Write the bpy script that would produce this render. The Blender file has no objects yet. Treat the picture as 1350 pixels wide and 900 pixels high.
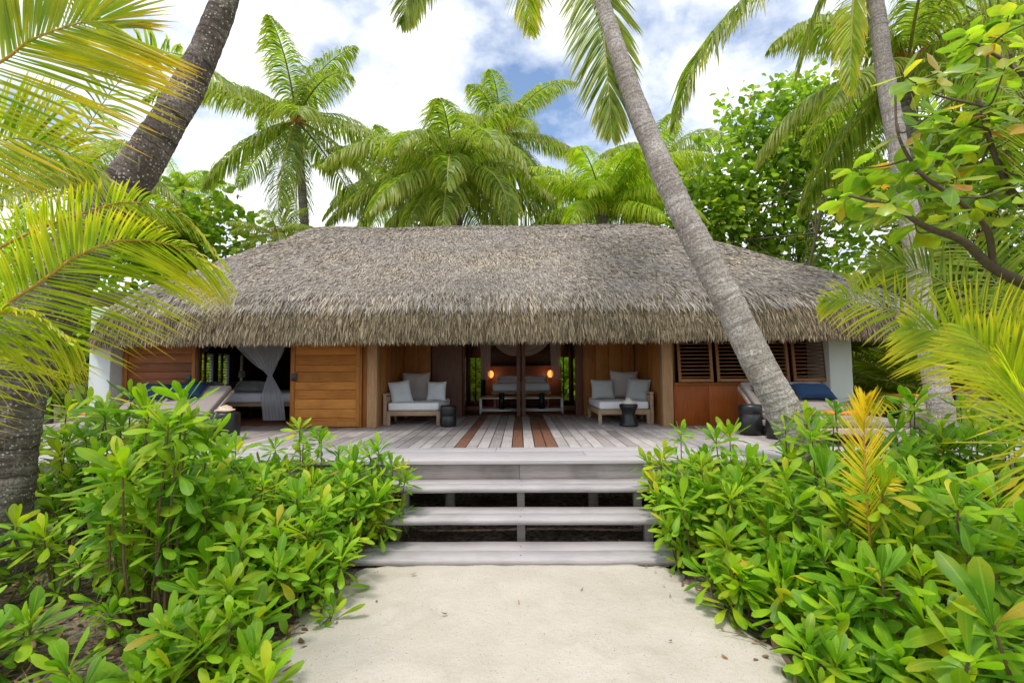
import bpy, math, random
import numpy as np
from mathutils import Vector, Matrix, noise
RNG = np.random.default_rng(7)
random.seed(7)
R = math.radians
scene = bpy.context.scene
COL = scene.collection

# ------------------------------------------------------------------ camera
CAMZ = 1.93
PITCH, YAW, ROLL = 3.32, 0.9, -0.42
LENS = 17.0
F = 1350 * LENS / 36
CM = Matrix.Rotation(R(YAW), 4, 'Z') @ Matrix.Rotation(R(90 + PITCH), 4, 'X') @ Matrix.Rotation(R(ROLL), 4, 'Z')
cam_d = bpy.data.cameras.new('camera')
cam_d.lens = LENS; cam_d.sensor_width = 36; cam_d.clip_end = 3000; cam_d.clip_start = .05
cam = bpy.data.objects.new('camera', cam_d); COL.objects.link(cam)
cam.matrix_world = Matrix.Translation((0, 0, CAMZ)) @ CM
scene.camera = cam

def ray(px, py):
    return (CM.to_3x3() @ Vector(((px - 675) / F, -(py - 450) / F, -1)))
def at(px, py, Y):
    d = ray(px, py); return Vector((0, 0, CAMZ)) + d * (Y / d.y)
def atz(px, py, z):
    d = ray(px, py); return Vector((0, 0, CAMZ)) + d * ((z - CAMZ) / d.z)
def X(px, Y, py=487):
    return at(px, py, Y).x
def Z(py, Y, px=685):
    return at(px, py, Y).z

# ------------------------------------------------------------------ materials
def mat(name):
    m = bpy.data.materials.new(name); m.use_nodes = True
    nt = m.node_tree; nt.nodes.clear()
    return m, nt
class NT:
    def __init__(s, nt): s.nt = nt
    def n(s, typ, **kw):
        nd = s.nt.nodes.new(typ)
        for k, v in kw.items():
            if k.startswith('i_'):
                key = k[2:].replace('_', ' ')
                nd.inputs[key].default_value = v
            else: setattr(nd, k, v)
        return nd
    def l(s, a, b): s.nt.links.new(a, b)
    def ramp(s, fac, stops, interp='LINEAR'):
        r = s.nt.nodes.new('ShaderNodeValToRGB'); r.color_ramp.interpolation = interp
        el = r.color_ramp.elements
        while len(el) < len(stops): el.new(.5)
        for e, (p, c) in zip(el, stops): e.position = p; e.color = (*c, 1)
        s.l(fac, r.inputs[0]); return r.outputs[0]
    def mix(s, fac, a, b, mode='MIX'):
        m = s.nt.nodes.new('ShaderNodeMix'); m.data_type = 'RGBA'; m.blend_type = mode
        for sock, v in ((m.inputs[0], fac), (m.inputs[6], a), (m.inputs[7], b)):
            if hasattr(v, 'is_output'): s.l(v, sock)
            elif isinstance(v, (int, float)): sock.default_value = v
            else: sock.default_value = (*v, 1)
        return m.outputs[2]
    def noise(s, vec=None, scale=5, detail=4, rough=.55, stretch=None, dist=0):
        if stretch is not None:
            mp = s.nt.nodes.new('ShaderNodeMapping'); mp.inputs['Scale'].default_value = stretch
            s.l(vec, mp.inputs[0]); vec = mp.outputs[0]
        nd = s.nt.nodes.new('ShaderNodeTexNoise')
        nd.inputs['Scale'].default_value = scale; nd.inputs['Detail'].default_value = detail
        nd.inputs['Roughness'].default_value = rough; nd.inputs['Distortion'].default_value = dist
        if vec is not None: s.l(vec, nd.inputs['Vector'])
        return nd.outputs[0]
    def math(s, op, a, b=0.0):
        m = s.nt.nodes.new('ShaderNodeMath'); m.operation = op
        for sock, v in ((m.inputs[0], a), (m.inputs[1], b)):
            if hasattr(v, 'is_output'): s.l(v, sock)
            else: sock.default_value = v
        return m.outputs[0]
    def bump(s, h, strength=.4, dist=.02):
        b = s.nt.nodes.new('ShaderNodeBump'); b.inputs['Strength'].default_value = strength
        b.inputs['Distance'].default_value = dist; s.l(h, b.inputs['Height']); return b.outputs[0]
    def out(s, sh):
        o = s.nt.nodes.new('ShaderNodeOutputMaterial'); s.l(sh, o.inputs[0])
    def pbsdf(s, col, rough=.6, normal=None, spec=.4, **kw):
        p = s.nt.nodes.new('ShaderNodeBsdfPrincipled')
        if hasattr(col, 'is_output'): s.l(col, p.inputs['Base Color'])
        else: p.inputs['Base Color'].default_value = (*col, 1)
        if hasattr(rough, 'is_output'): s.l(rough, p.inputs['Roughness'])
        else: p.inputs['Roughness'].default_value = rough
        p.inputs['Specular IOR Level'].default_value = spec
        if normal is not None: s.l(normal, p.inputs['Normal'])
        for k, v in kw.items(): p.inputs[k].default_value = v
        return p.outputs[0]
    @property
    def obj(s): return s.nt.nodes.new('ShaderNodeTexCoord').outputs['Object']
    @property
    def uv(s): return s.nt.nodes.new('ShaderNodeTexCoord').outputs['UV']
    @property
    def isl(s): return s.nt.nodes.new('ShaderNodeNewGeometry').outputs['Random Per Island']
    @property
    def pos(s): return s.nt.nodes.new('ShaderNodeNewGeometry').outputs['Position']

def leaf_mat(name, stops, tip=None, tipfac=.6, trans=.35, rough=.4, spec=.45, bleach=.0, vein=True, hue=None):
    m, nt = mat(name); t = NT(nt)
    c = t.ramp(t.isl, stops)
    big = t.ramp(t.noise(t.pos, 4.5, 2), [(.42, (0, 0, 0)), (.62, (.5, .5, .5))])
    c = t.mix(big, c, tuple(x * .75 for x in stops[0][1]))
    big2 = t.ramp(t.noise(t.pos, 2.9, 2), [(.5, (0, 0, 0)), (.7, (.4, .4, .4))])
    c = t.mix(big2, c, stops[-2][1] if len(stops) > 3 else stops[-1][1])
    st_ = t.noise(t.pos, 90, 3, .6)
    c = t.mix(t.ramp(st_, [(.60, (0, 0, 0)), (.72, (.45, .45, .45))]), c, tuple(x * .5 for x in stops[0][1]))
    sep = nt.nodes.new('ShaderNodeSeparateXYZ'); t.l(t.uv, sep.inputs[0])
    if tip is not None:
        f = t.math('POWER', sep.outputs[0], 2.2)
        f = t.math('MULTIPLY', f, tipfac)
        wn = nt.nodes.new('ShaderNodeTexWhiteNoise'); wn.noise_dimensions = '1D'; t.l(t.isl, wn.inputs['W'])
        f = t.math('MULTIPLY', f, t.math('ADD', t.math('MULTIPLY', wn.outputs[0], .9), .3))
        c = t.mix(f, c, tip)
    if vein:
        d = t.math('ABSOLUTE', t.math('SUBTRACT', sep.outputs[1], .5))
        vf = t.math('MULTIPLY', t.math('LESS_THAN', d, .05), .35)
        c = t.mix(vf, c, (.34, .46, .06))
    tr = nt.nodes.new('ShaderNodeBsdfTranslucent')
    sat = t.mix(.5, c, (.75, .95, .10), 'MULTIPLY')
    sat = t.mix(1.0, sat, (2.3, 2.3, 1.6), 'MULTIPLY')
    t.l(sat, tr.inputs[0])
    p = t.pbsdf(c, rough, spec=spec)
    mx = nt.nodes.new('ShaderNodeMixShader'); mx.inputs[0].default_value = trans
    t.l(p, mx.inputs[1]); t.l(tr.outputs[0], mx.inputs[2]); t.out(mx.outputs[0])
    return m

def wood_mat(name, c1, c2, c3, axis='y', rough=.65, isl=.5, scale=1.0, spec=.3, dirt=.25, bumps=.3, fine=1.):
    """plank wood: grain runs along `axis`; tone changes from board to board"""
    m, nt = mat(name); t = NT(nt)
    st = {'x': (1.2, 22, 22), 'y': (22, 1.2, 22), 'z': (22, 22, 1.2)}[axis]
    st = tuple(q * fine if q > 5 else q for q in st)
    o = t.obj
    wn = nt.nodes.new('ShaderNodeTexWhiteNoise'); wn.noise_dimensions = '1D'; t.l(t.isl, wn.inputs['W'])
    off = nt.nodes.new('ShaderNodeVectorMath'); off.operation = 'MULTIPLY_ADD'
    t.l(wn.outputs['Color'], off.inputs[0]); off.inputs[1].default_value = (7, 7, 7); t.l(o, off.inputs[2])
    g = t.noise(off.outputs[0], 2.2 * scale, 6, .62, stretch=st, dist=.6)
    base = t.ramp(g, [(.28, c2), (.5, c1), (.75, c3)])
    b2 = t.ramp(t.isl, [(0, tuple(x * .55 for x in c1)), (.35, c1), (.7, c3), (1, tuple(min(1, x * 1.15) for x in c3))])
    c = t.mix(isl, base, b2)
    big = t.noise(off.outputs[0], 2.0, 3, .6)
    c = t.mix(t.math('MULTIPLY', t.ramp(big, [(.45, (0, 0, 0)), (.75, (1, 1, 1))]), dirt), c, tuple(x * .4 for x in c2))
    st2 = tuple(q * 2.6 if q > 5 else q * .8 for q in st)
    g2 = t.noise(off.outputs[0], 2.4 * scale, 4, .6, stretch=st2)
    c = t.mix(t.ramp(g2, [(.30, (.7, .7, .7)), (.40, (0, 0, 0))]), c, tuple(x * .45 for x in c2))
    t.out(t.pbsdf(c, rough, t.bump(t.math('ADD', g, g2), bumps, .008), spec)); return m

def plain_mat(name, col, rough=.6, var=.12, nscale=8, bump=.15, spec=.3, bscale=60, **kw):
    m, nt = mat(name); t = NT(nt); o = t.obj
    n = t.noise(o, nscale, 5)
    c = t.mix(n, tuple(x * (1 - var) for x in col), tuple(min(1, x * (1 + var)) for x in col))
    t.out(t.pbsdf(c, rough, t.bump(t.noise(o, bscale, 3), bump, .004), spec, **kw)); return m

M = {}
M['deck'] = wood_mat('weathered_deck', (.42, .37, .355), (.29, .25, .24), (.53, .485, .475), 'y', .7, .5, dirt=.35)
M['deckx'] = wood_mat('weathered_nosing', (.45, .415, .425), (.35, .32, .325), (.52, .495, .51), 'x', .75, .25, dirt=.15, fine=2.6, spec=.15)
M['tread'] = wood_mat('weathered_tread', (.43, .395, .40), (.32, .29, .29), (.50, .475, .485), 'x', .75, .2, dirt=.32, fine=2.6, spec=.15)
M['fascia'] = wood_mat('weathered_fascia', (.33, .29, .275), (.2, .17, .15), (.42, .385, .37), 'x', .75, .2, dirt=.6, fine=2.2)
M['redboard'] = wood_mat('new_brown_board', (.22, .105, .065), (.12, .055, .036), (.30, .16, .105), 'y', .6, .3)
M['doorwood'] = wood_mat('door_planks', (.46, .17, .028), (.22, .07, .012), (.62, .27, .055), 'x', .5, .6, spec=.25, dirt=.35)
M['wallwood'] = wood_mat('wall_planks', (.38, .145, .032), (.20, .07, .015), (.50, .22, .05), 'z', .5, .5, spec=.25, dirt=.3)
M['redwall'] = wood_mat('red_wall_planks', (.36, .085, .012), (.18, .04, .007), (.46, .13, .02), 'z', .45, .35, spec=.3, dirt=.3)
M['purple'] = wood_mat('brown_plank_panel', (.17, .085, .065), (.09, .042, .033), (.23, .125, .10), 'z', .5, .4)
M['postwood'] = wood_mat('post_wood', (.44, .26, .13), (.28, .15, .07), (.55, .36, .2), 'z', .6, .3)
M['darkwood'] = wood_mat('dark_frame_wood', (.14, .055, .03), (.07, .03, .018), (.2, .09, .05), 'z', .5, .3)
M['shutter'] = wood_mat('shutter_wood', (.26, .11, .045), (.14, .055, .022), (.36, .17, .075), 'x', .5, .35)
M['teak'] = wood_mat('teak', (.46, .32, .21), (.30, .19, .12), (.56, .42, .30), 'x', .6, .3)
M['greyteak'] = wood_mat('grey_teak', (.46, .38, .32), (.3, .24, .2), (.56, .48, .43), 'x', .65, .3)
M['white'] = plain_mat('white_plaster', (.60, .65, .64), .8, .05, 2, .25)
M['whitemetal'] = plain_mat('white_painted_metal', (.85, .86, .88), .4, .03)
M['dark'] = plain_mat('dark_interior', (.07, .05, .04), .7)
M['black'] = plain_mat('black_ceramic', (.014, .015, .017), .35, .3, 30, .3, .5)
M['cushwhite'] = plain_mat('off_white_fabric', (.84, .85, .88), .9, .05, 6, .4, .1, 220)
M['cushlight'] = plain_mat('light_blue_grey_fabric', (.68, .72, .78), .9, .05, 6, .4, .1, 220)
M['cushgrey'] = plain_mat('grey_fabric', (.42, .44, .46), .9, .06, 6, .4, .1, 220)
M['cushtaupe'] = plain_mat('taupe_fabric', (.50, .46, .46), .9, .06, 6, .4, .1, 220)
M['blue'] = plain_mat('navy_blue_fabric', (.008, .025, .062), .85, .12, 6, .4, .15, 220)
M['orange'] = plain_mat('orange_towel', (.78, .25, .06), .95, .12, 10, .6, .05, 160)
M['mattress'] = plain_mat('taupe_outdoor_mattress', (.31, .265, .25), .9, .06, 5, .4, .1, 200)
M['bedsheet'] = plain_mat('white_bedsheet', (.80, .83, .92), .9, .04, 4, .3, .1, 120)
M['shell'] = plain_mat('white_coral', (.72, .70, .66), .7, .1, 14, .8, .3, 70)
M['seashell'] = plain_mat('pink_shell', (.62, .47, .36), .5, .2, 14, .8, .3, 50)

m, nt = mat('mosquito_net'); t = NT(nt)
p = t.pbsdf((.78, .78, .86), .9); tl = nt.nodes.new('ShaderNodeBsdfTranslucent'); tl.inputs[0].default_value = (.7, .7, .78, 1)
ms = nt.nodes.new('ShaderNodeMixShader'); ms.inputs[0].default_value = .4; t.l(p, ms.inputs[1]); t.l(tl.outputs[0], ms.inputs[2])
tp = nt.nodes.new('ShaderNodeBsdfTransparent'); m2 = nt.nodes.new('ShaderNodeMixShader'); m2.inputs[0].default_value = .32
t.l(ms.outputs[0], m2.inputs[1]); t.l(tp.outputs[0], m2.inputs[2]); t.out(m2.outputs[0]); M['net'] = m

m, nt = mat('lamp_glow'); t = NT(nt)
e = nt.nodes.new('ShaderNodeEmission'); e.inputs[0].default_value = (1, .28, .06, 1); e.inputs[1].default_value = 1.3
t.out(e.outputs[0]); M['glow'] = m

m, nt = mat('glass'); t = NT(nt)
gl = nt.nodes.new('ShaderNodeBsdfGlossy'); gl.inputs['Roughness'].default_value = .03; gl.inputs[0].default_value = (.8, .85, .9, 1)
tp = nt.nodes.new('ShaderNodeBsdfTransparent'); mx = nt.nodes.new('ShaderNodeMixShader'); fr = nt.nodes.new('ShaderNodeFresnel')
fr.inputs[0].default_value = 1.15
t.l(fr.outputs[0], mx.inputs[0]); t.l(tp.outputs[0], mx.inputs[1]); t.l(gl.outputs[0], mx.inputs[2]); t.out(mx.outputs[0]); M['glass'] = m

# sand
m, nt = mat('sand'); t = NT(nt); o = t.pos
n1 = t.noise(o, .9, 5, .6); n2 = t.noise(o, 9, 5, .65); n3 = t.noise(o, 130, 2, .6)
c = t.ramp(n1, [(.3, (.46, .41, .35)), (.6, (.555, .505, .445))])
c = t.mix(t.ramp(n2, [(.35, (.35, .35, .35)), (.7, (0, 0, 0))]), c, (.47, .41, .33))
c = t.mix(t.ramp(n3, [(.30, (.8, .8, .8)), (.40, (0, 0, 0))]), c, (.25, .19, .14))
vo = nt.nodes.new('ShaderNodeTexVoronoi'); vo.inputs['Scale'].default_value = 17; t.l(o, vo.inputs[0])
c = t.mix(t.ramp(vo.outputs['Distance'], [(.06, (.8, .8, .8)), (.10, (0, 0, 0))]), c, (.20, .14, .09))
h = t.math('ADD', t.math('MULTIPLY', n3, .5), t.math('MULTIPLY', t.noise(o, 22, 4), 1.3))
t.out(t.pbsdf(c, .95, t.bump(h, .6, .012), .1)); M['sand'] = m
# soil with litter
m, nt = mat('soil'); t = NT(nt); o = t.pos
n1 = t.noise(o, 1.6, 5, .6); n2 = t.noise(o, 14, 6, .7); n3 = t.noise(o, 90, 3, .6)
c = t.ramp(n1, [(.35, (.10, .075, .055)), (.62, (.30, .245, .19))])
c = t.mix(t.ramp(n2, [(.38, (1, 1, 1)), (.6, (0, 0, 0))]), c, (.055, .038, .027))
c = t.mix(t.ramp(n3, [(.6, (0, 0, 0)), (.72, (.7, .7, .7))]), c, (.42, .36, .29))
t.out(t.pbsdf(c, .95, t.bump(n2, .9, .03), .1)); M['soil'] = m

def bark(name, c1, c2, c3, rings=26., specks=0., rk=.85):
    m, nt = mat(name); t = NT(nt); uv = t.uv
    ns = t.noise(t.obj, 3.5, 5, .6)
    sep = nt.nodes.new('ShaderNodeSeparateXYZ'); t.l(uv, sep.inputs[0])
    v = t.math('ADD', sep.outputs[1], t.math('MULTIPLY', t.noise(t.obj, 6, 4), .10))
    cmb = nt.nodes.new('ShaderNodeCombineXYZ'); t.l(v, cmb.inputs[2])
    ring = t.noise(cmb.outputs[0], rings * .55, 3, .7)
    fine = t.noise(t.obj, 34, 6, .7)
    vert = t.noise(t.obj, 20, 5, .7, stretch=(1.6, 1.6, .35))
    c = t.ramp(ns, [(.3, c2), (.55, c1), (.75, c3)])
    c = t.mix(t.ramp(ring, [(.40, (rk, rk, rk)), (.50, (0, 0, 0))]), c, tuple(x * .42 for x in c2))
    c = t.mix(t.ramp(fine, [(.42, (.6, .6, .6)), (.55, (0, 0, 0))]), c, tuple(x * .5 for x in c2))
    c = t.mix(t.ramp(vert, [(.58, (0, 0, 0)), (.7, (.7, .7, .7))]), c, tuple(min(1, x * 1.3) for x in c3))
    if specks:
        vo = nt.nodes.new('ShaderNodeTexVoronoi'); vo.inputs['Scale'].default_value = 26; t.l(t.obj, vo.inputs[0])
        f = t.math('MULTIPLY', t.ramp(vo.outputs['Distance'], [(.16, (1, 1, 1)), (.3, (0, 0, 0))]), t.ramp(t.noise(t.obj, 4.5, 4), [(.42, (0, 0, 0)), (.55, (1, 1, 1))]))
        c = t.mix(t.math('MULTIPLY', f, specks), c, (.62, .60, .54))
    hgt = t.math('ADD', ring, t.math('MULTIPLY', fine, .6))
    t.out(t.pbsdf(c, .9, t.bump(hgt, .8, .03), .15)); return m
M['bark'] = bark('palm_bark', (.34, .30, .27), (.19, .16, .145), (.5, .46, .43))
M['barkwarm'] = bark('warm_palm_bark', (.48, .43, .40), (.31, .265, .23), (.62, .58, .55), 34, .35, .5)
M['barkdark'] = bark('mottled_palm_bark', (.20, .165, .14), (.10, .08, .065), (.38, .34, .30), 22, .8)
M['branch'] = plain_mat('branch_bark', (.15, .115, .09), .9, .45, 18, .9, .1, 40)
M['stem'] = plain_mat('shrub_stem', (.15, .105, .05), .8, .4, 14, .5, .2)
M['rachis'] = plain_mat('frond_rib', (.36, .33, .08), .6, .25, 10, .2)
M['rachisor'] = plain_mat('orange_frond_rib', (.52, .31, .05), .5, .25, 10, .2)
M['fibre'] = plain_mat('palm_fibre', (.50, .22, .06), .9, .5, 16, .8)

M['naupaka'] = leaf_mat('naupaka_leaf', [(0, (.06, .17, .004)), (.45, (.155, .34, .006)), (.9, (.30, .48, .010)), (.965, (.46, .54, .015)), (.992, (.62, .48, .02)), (1., (.34, .19, .06))], rough=.45, trans=.34, spec=.28, tip=(.30, .50, .06), tipfac=.35)
M['palmg'] = leaf_mat('palm_leaflet', [(0, (.10, .17, .02)), (.5, (.22, .31, .035)), (1, (.38, .45, .09))], tip=(.60, .50, .10), tipfac=.6, trans=.42, rough=.40, spec=.5, vein=False)
M['palmy'] = leaf_mat('yellow_palm_leaflet', [(0, (.19, .31, .012)), (.5, (.33, .44, .018)), (1, (.54, .54, .03))], tip=(.74, .50, .03), tipfac=.7, trans=.40, rough=.4, spec=.5, vein=False)
M['palmlime'] = leaf_mat('lime_palm_leaflet', [(0, (.15, .27, .015)), (.5, (.30, .42, .025)), (1, (.48, .55, .06))], tip=(.70, .58, .05), tipfac=.5, trans=.45, rough=.42, spec=.4, vein=False)
M['palmgold'] = leaf_mat('golden_palm_leaflet', [(0, (.21, .34, .012)), (.5, (.38, .46, .015)), (1, (.62, .52, .02))], tip=(.85, .42, .02), tipfac=.75, trans=.40, rough=.4, spec=.5, vein=False)
M['palmyy'] = leaf_mat('orange_palm_leaflet', [(0, (.58, .56, .02)), (.5, (.80, .62, .03)), (1, (.92, .62, .05))], tip=(.88, .56, .08), tipfac=.8, trans=.36, rough=.4, vein=False)
M['broad'] = leaf_mat('broad_leaf', [(0, (.10, .19, .02)), (.5, (.21, .33, .035)), (.95, (.38, .49, .07)), (.99, (.62, .5, .05))], trans=.42, rough=.5, spec=.25)
M['almond'] = leaf_mat('sea_almond_leaf', [(0, (.12, .24, .02)), (.5, (.24, .38, .03)), (.92, (.42, .56, .05)), (.96, (.66, .42, .03)), (.99, (.50, .16, .03))], trans=.42, rough=.3, spec=.6)
M['far'] = leaf_mat('far_leaf', [(0, (.06, .14, .015)), (.5, (.12, .24, .022)), (1, (.24, .37, .04))], trans=.3, rough=.6, vein=False)
M['bright'] = leaf_mat('bright_leaf', [(0, (.25, .38, .02)), (.5, (.38, .50, .03)), (1, (.55, .60, .06))], trans=.4, rough=.5, vein=False)
M['litter'] = leaf_mat('dead_leaf', [(0, (.12, .06, .03)), (.5, (.24, .14, .07)), (.9, (.36, .25, .14)), (1, (.45, .22, .05))], trans=.1, rough=.8, vein=False)

m, nt = mat('thatch'); t = NT(nt); o = t.pos
isl = t.isl
c = t.ramp(isl, [(0, (.12, .095, .075)), (.3, (.31, .265, .225)), (.65, (.47, .41, .35)), (1, (.74, .64, .50))])
pn = t.noise(o, 1.1, 4, .6)
c = t.mix(t.ramp(pn, [(.35, (0, 0, 0)), (.7, (.6, .6, .6))]), c, (.42, .39, .38))
c = t.mix(t.ramp(t.noise(o, 3.3, 3), [(.52, (0, 0, 0)), (.75, (.45, .45, .45))]), c, (.20, .165, .12))
t.out(t.pbsdf(c, .9, spec=.15)); M['thatch'] = m
m, nt = mat('thatch_fringe'); t = NT(nt); o = t.pos
c = t.ramp(t.isl, [(0, (.065, .046, .027)), (.3, (.165, .126, .078)), (.7, (.295, .235, .15)), (1, (.51, .415, .28))])
t.out(t.pbsdf(c, .9, spec=.15)); M['fringe'] = m

# ------------------------------------------------------------------ mesh helpers
class MB:
    def __init__(s): s.v = []; s.f = []; s.uv = []; s.n = 0; s.q = []
    def add(s, V, Fc, UV=None):
        V = np.asarray(V, float).reshape(-1, 3); Fc = np.asarray(Fc, int).reshape(-1, 4)
        s.v.append(V); s.f.append(Fc + s.n); s.n += len(V)
        if UV is None: UV = np.zeros((len(V), 2))
        s.uv.append(np.asarray(UV, float).reshape(-1, 2)); return s
    def box(s, x0, x1, y0, y1, z0, z1, Mx=None):
        V = np.array([(x, y, z) for x in (x0, x1) for y in (y0, y1) for z in (z0, z1)], float)
        if Mx is not None: V = np.array([Mx @ Vector(v) for v in V])
        return s.add(V, [(0, 1, 3, 2), (4, 6, 7, 5), (0, 4, 5, 1), (2, 3, 7, 6), (0, 2, 6, 4), (1, 5, 7, 3)])
    def tube(s, pts, rad, k=10, cap=True):
        pts = np.asarray([tuple(p) for p in pts], float); n = len(pts)
        rad = np.broadcast_to(np.asarray(rad, float), (n,))
        T = np.gradient(pts, axis=0); T /= np.linalg.norm(T, axis=1)[:, None] + 1e-9
        ref = np.array((0, 0, 1.)) if abs(T[0, 2]) < .9 else np.array((1., 0, 0))
        V = []; UV = []
        dl = np.r_[0, np.cumsum(np.linalg.norm(np.diff(pts, axis=0), axis=1))]
        u = np.cross(T[0], ref); u /= np.linalg.norm(u)
        for i in range(n):
            u = u - T[i] * (u @ T[i]); u /= np.linalg.norm(u) + 1e-9
            w = np.cross(T[i], u); a = np.arange(k) * 2 * math.pi / k
            V.append(pts[i] + rad[i] * (np.cos(a)[:, None] * u + np.sin(a)[:, None] * w))
            UV.append(np.c_[np.arange(k) / k, np.full(k, dl[i])])
        Fc = []
        for i in range(n - 1):
            for j in range(k):
                a_, b_ = i * k + j, i * k + (j + 1) % k
                Fc.append((a_, b_, b_ + k, a_ + k))
        V = np.concatenate(V); UV = np.concatenate(UV)
        if cap:
            for e in (0, n - 1):
                c = len(V); V = np.vstack([V, pts[e]]); UV = np.vstack([UV, (0, dl[e])])
                for j in range(0, k, 2):
                    a_ = e * k + j; b_ = e * k + (j + 1) % k; d_ = e * k + (j + 2) % k
                    Fc.append((c, d_, b_, a_) if e == 0 else (c, a_, b_, d_))
        return s.add(V, Fc, UV)
    def lathe(s, prof, c=(0, 0, 0), k=28):
        V = []
        for r, z in prof:
            for j in range(k):
                a = 2 * math.pi * j / k; V.append((c[0] + r * math.cos(a), c[1] + r * math.sin(a), c[2] + z))
        Fc = [(i * k + j, i * k + (j + 1) % k, (i + 1) * k + (j + 1) % k, (i + 1) * k + j) for i in range(len(prof) - 1) for j in range(k)]
        return s.add(V, Fc)
    def build(s, name, m, parent=None, smooth=False, bevel=0, sub=0):
        V = np.concatenate(s.v); Fc = np.concatenate(s.f); UV = np.concatenate(s.uv)
        me = bpy.data.meshes.new(name)
        me.vertices.add(len(V)); me.vertices.foreach_set('co', V.ravel())
        me.loops.add(Fc.size); me.loops.foreach_set('vertex_index', Fc.ravel().astype(np.int32))
        me.polygons.add(len(Fc)); me.polygons.foreach_set('loop_start', np.arange(0, Fc.size, 4, dtype=np.int32))
        me.polygons.foreach_set('loop_total', np.full(len(Fc), 4, dtype=np.int32))
        ul = me.uv_layers.new(name='UVMap'); ul.data.foreach_set('uv', UV[Fc.ravel()].astype(np.float32).ravel())
        me.update(calc_edges=True); me.validate()
        if smooth: me.polygons.foreach_set('use_smooth', np.ones(len(me.polygons), bool))
        me.materials.append(m)
        o = bpy.data.objects.new(name, me); COL.objects.link(o)
        if parent is not None:
            o.parent = parent
            o.matrix_parent_inverse = Matrix.Translation(parent.location).inverted() if parent.type == 'EMPTY' else Matrix()
        if bevel:
            b = o.modifiers.new('bevel', 'BEVEL'); b.width = bevel; b.segments = 2; b.limit_method = 'ANGLE'; b.harden_normals = False
        if sub:
            sm = o.modifiers.new('sub', 'SUBSURF'); sm.levels = sm.render_levels = sub
        return o

def tag(o, label=None, cat=None, group=None, kind=None):
    if label: o['label'] = label
    if cat: o['category'] = cat
    if group: o['group'] = group
    if kind: o['kind'] = kind
    return o
def thing(name, label, cat, loc, group=None):
    o = bpy.data.objects.new(name, None); COL.objects.link(o); o.location = loc; o.empty_display_size = .2
    return tag(o, label, cat, group)

def norm(a): return a / (np.linalg.norm(a, axis=-1, keepdims=True) + 1e-9)
def strips(mb, P, D, S, L, W, prof, sag=0., fold=0., curl=0., rnd=0.):
    """batch of leaf blades: base P, direction D, side S, length L, half width W"""
    P = np.asarray(P, float); N = len(P); D = norm(np.asarray(D, float)); S = np.asarray(S, float)
    L = np.broadcast_to(L, (N,)); W = np.broadcast_to(W, (N,)); sag = np.broadcast_to(sag, (N,)); curl = np.broadcast_to(curl, (N,))
    n = len(prof) - 1; c = P.copy(); d = D.copy()
    cols = 3 if fold else 2
    V = np.zeros((N, n + 1, cols, 3)); UV = np.zeros((N, n + 1, cols, 2))
    for j in range(n + 1):
        s_ = norm(S - d * np.sum(S * d, axis=1, keepdims=True)); nn = np.cross(s_, d)
        w = (W * prof[j])[:, None]
        if cols == 3:
            V[:, j, 0] = c - s_ * w + nn * w * fold; V[:, j, 1] = c; V[:, j, 2] = c + s_ * w + nn * w * fold
            UV[:, j, :, 1] = (0, .5, 1)
        else:
            V[:, j, 0] = c - s_ * w; V[:, j, 1] = c + s_ * w; UV[:, j, :, 1] = (0, 1)
        UV[:, j, :, 0] = j / n
        if j < n:
            c = c + d * (L / n)[:, None]
            d = d + np.array((0, 0, -1.)) * sag[:, None] - nn * curl[:, None]
            if rnd: d = d + RNG.normal(0, rnd, (N, 3))
            d = norm(d)
    base = (np.arange(N) * (n + 1) * cols)[:, None, None]
    jj = np.arange(n)[None, :, None]; kk = np.arange(cols - 1)[None, None, :]
    a = base + jj * cols + kk
    Fc = np.stack([a, a + 1, a + 1 + cols, a + cols], -1)
    mb.add(V.reshape(-1, 3), Fc.reshape(-1, 4), UV.reshape(-1, 2))

def spline(pts, n):
    pts = np.asarray([tuple(p) for p in pts], float)
    k = len(pts); P = np.vstack([2 * pts[0] - pts[1], pts, 2 * pts[-1] - pts[-2]])
    out = []
    for u in np.linspace(0, k - 1 - 1e-6, n):
        i = int(u); t_ = u - i; p0, p1, p2, p3 = P[i:i + 4]
        out.append(.5 * ((2 * p1) + (-p0 + p2) * t_ + (2 * p0 - 5 * p1 + 4 * p2 - p3) * t_ ** 2 + (-p0 + 3 * p1 - 3 * p2 + p3) * t_ ** 3))
    return np.array(out)

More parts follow.
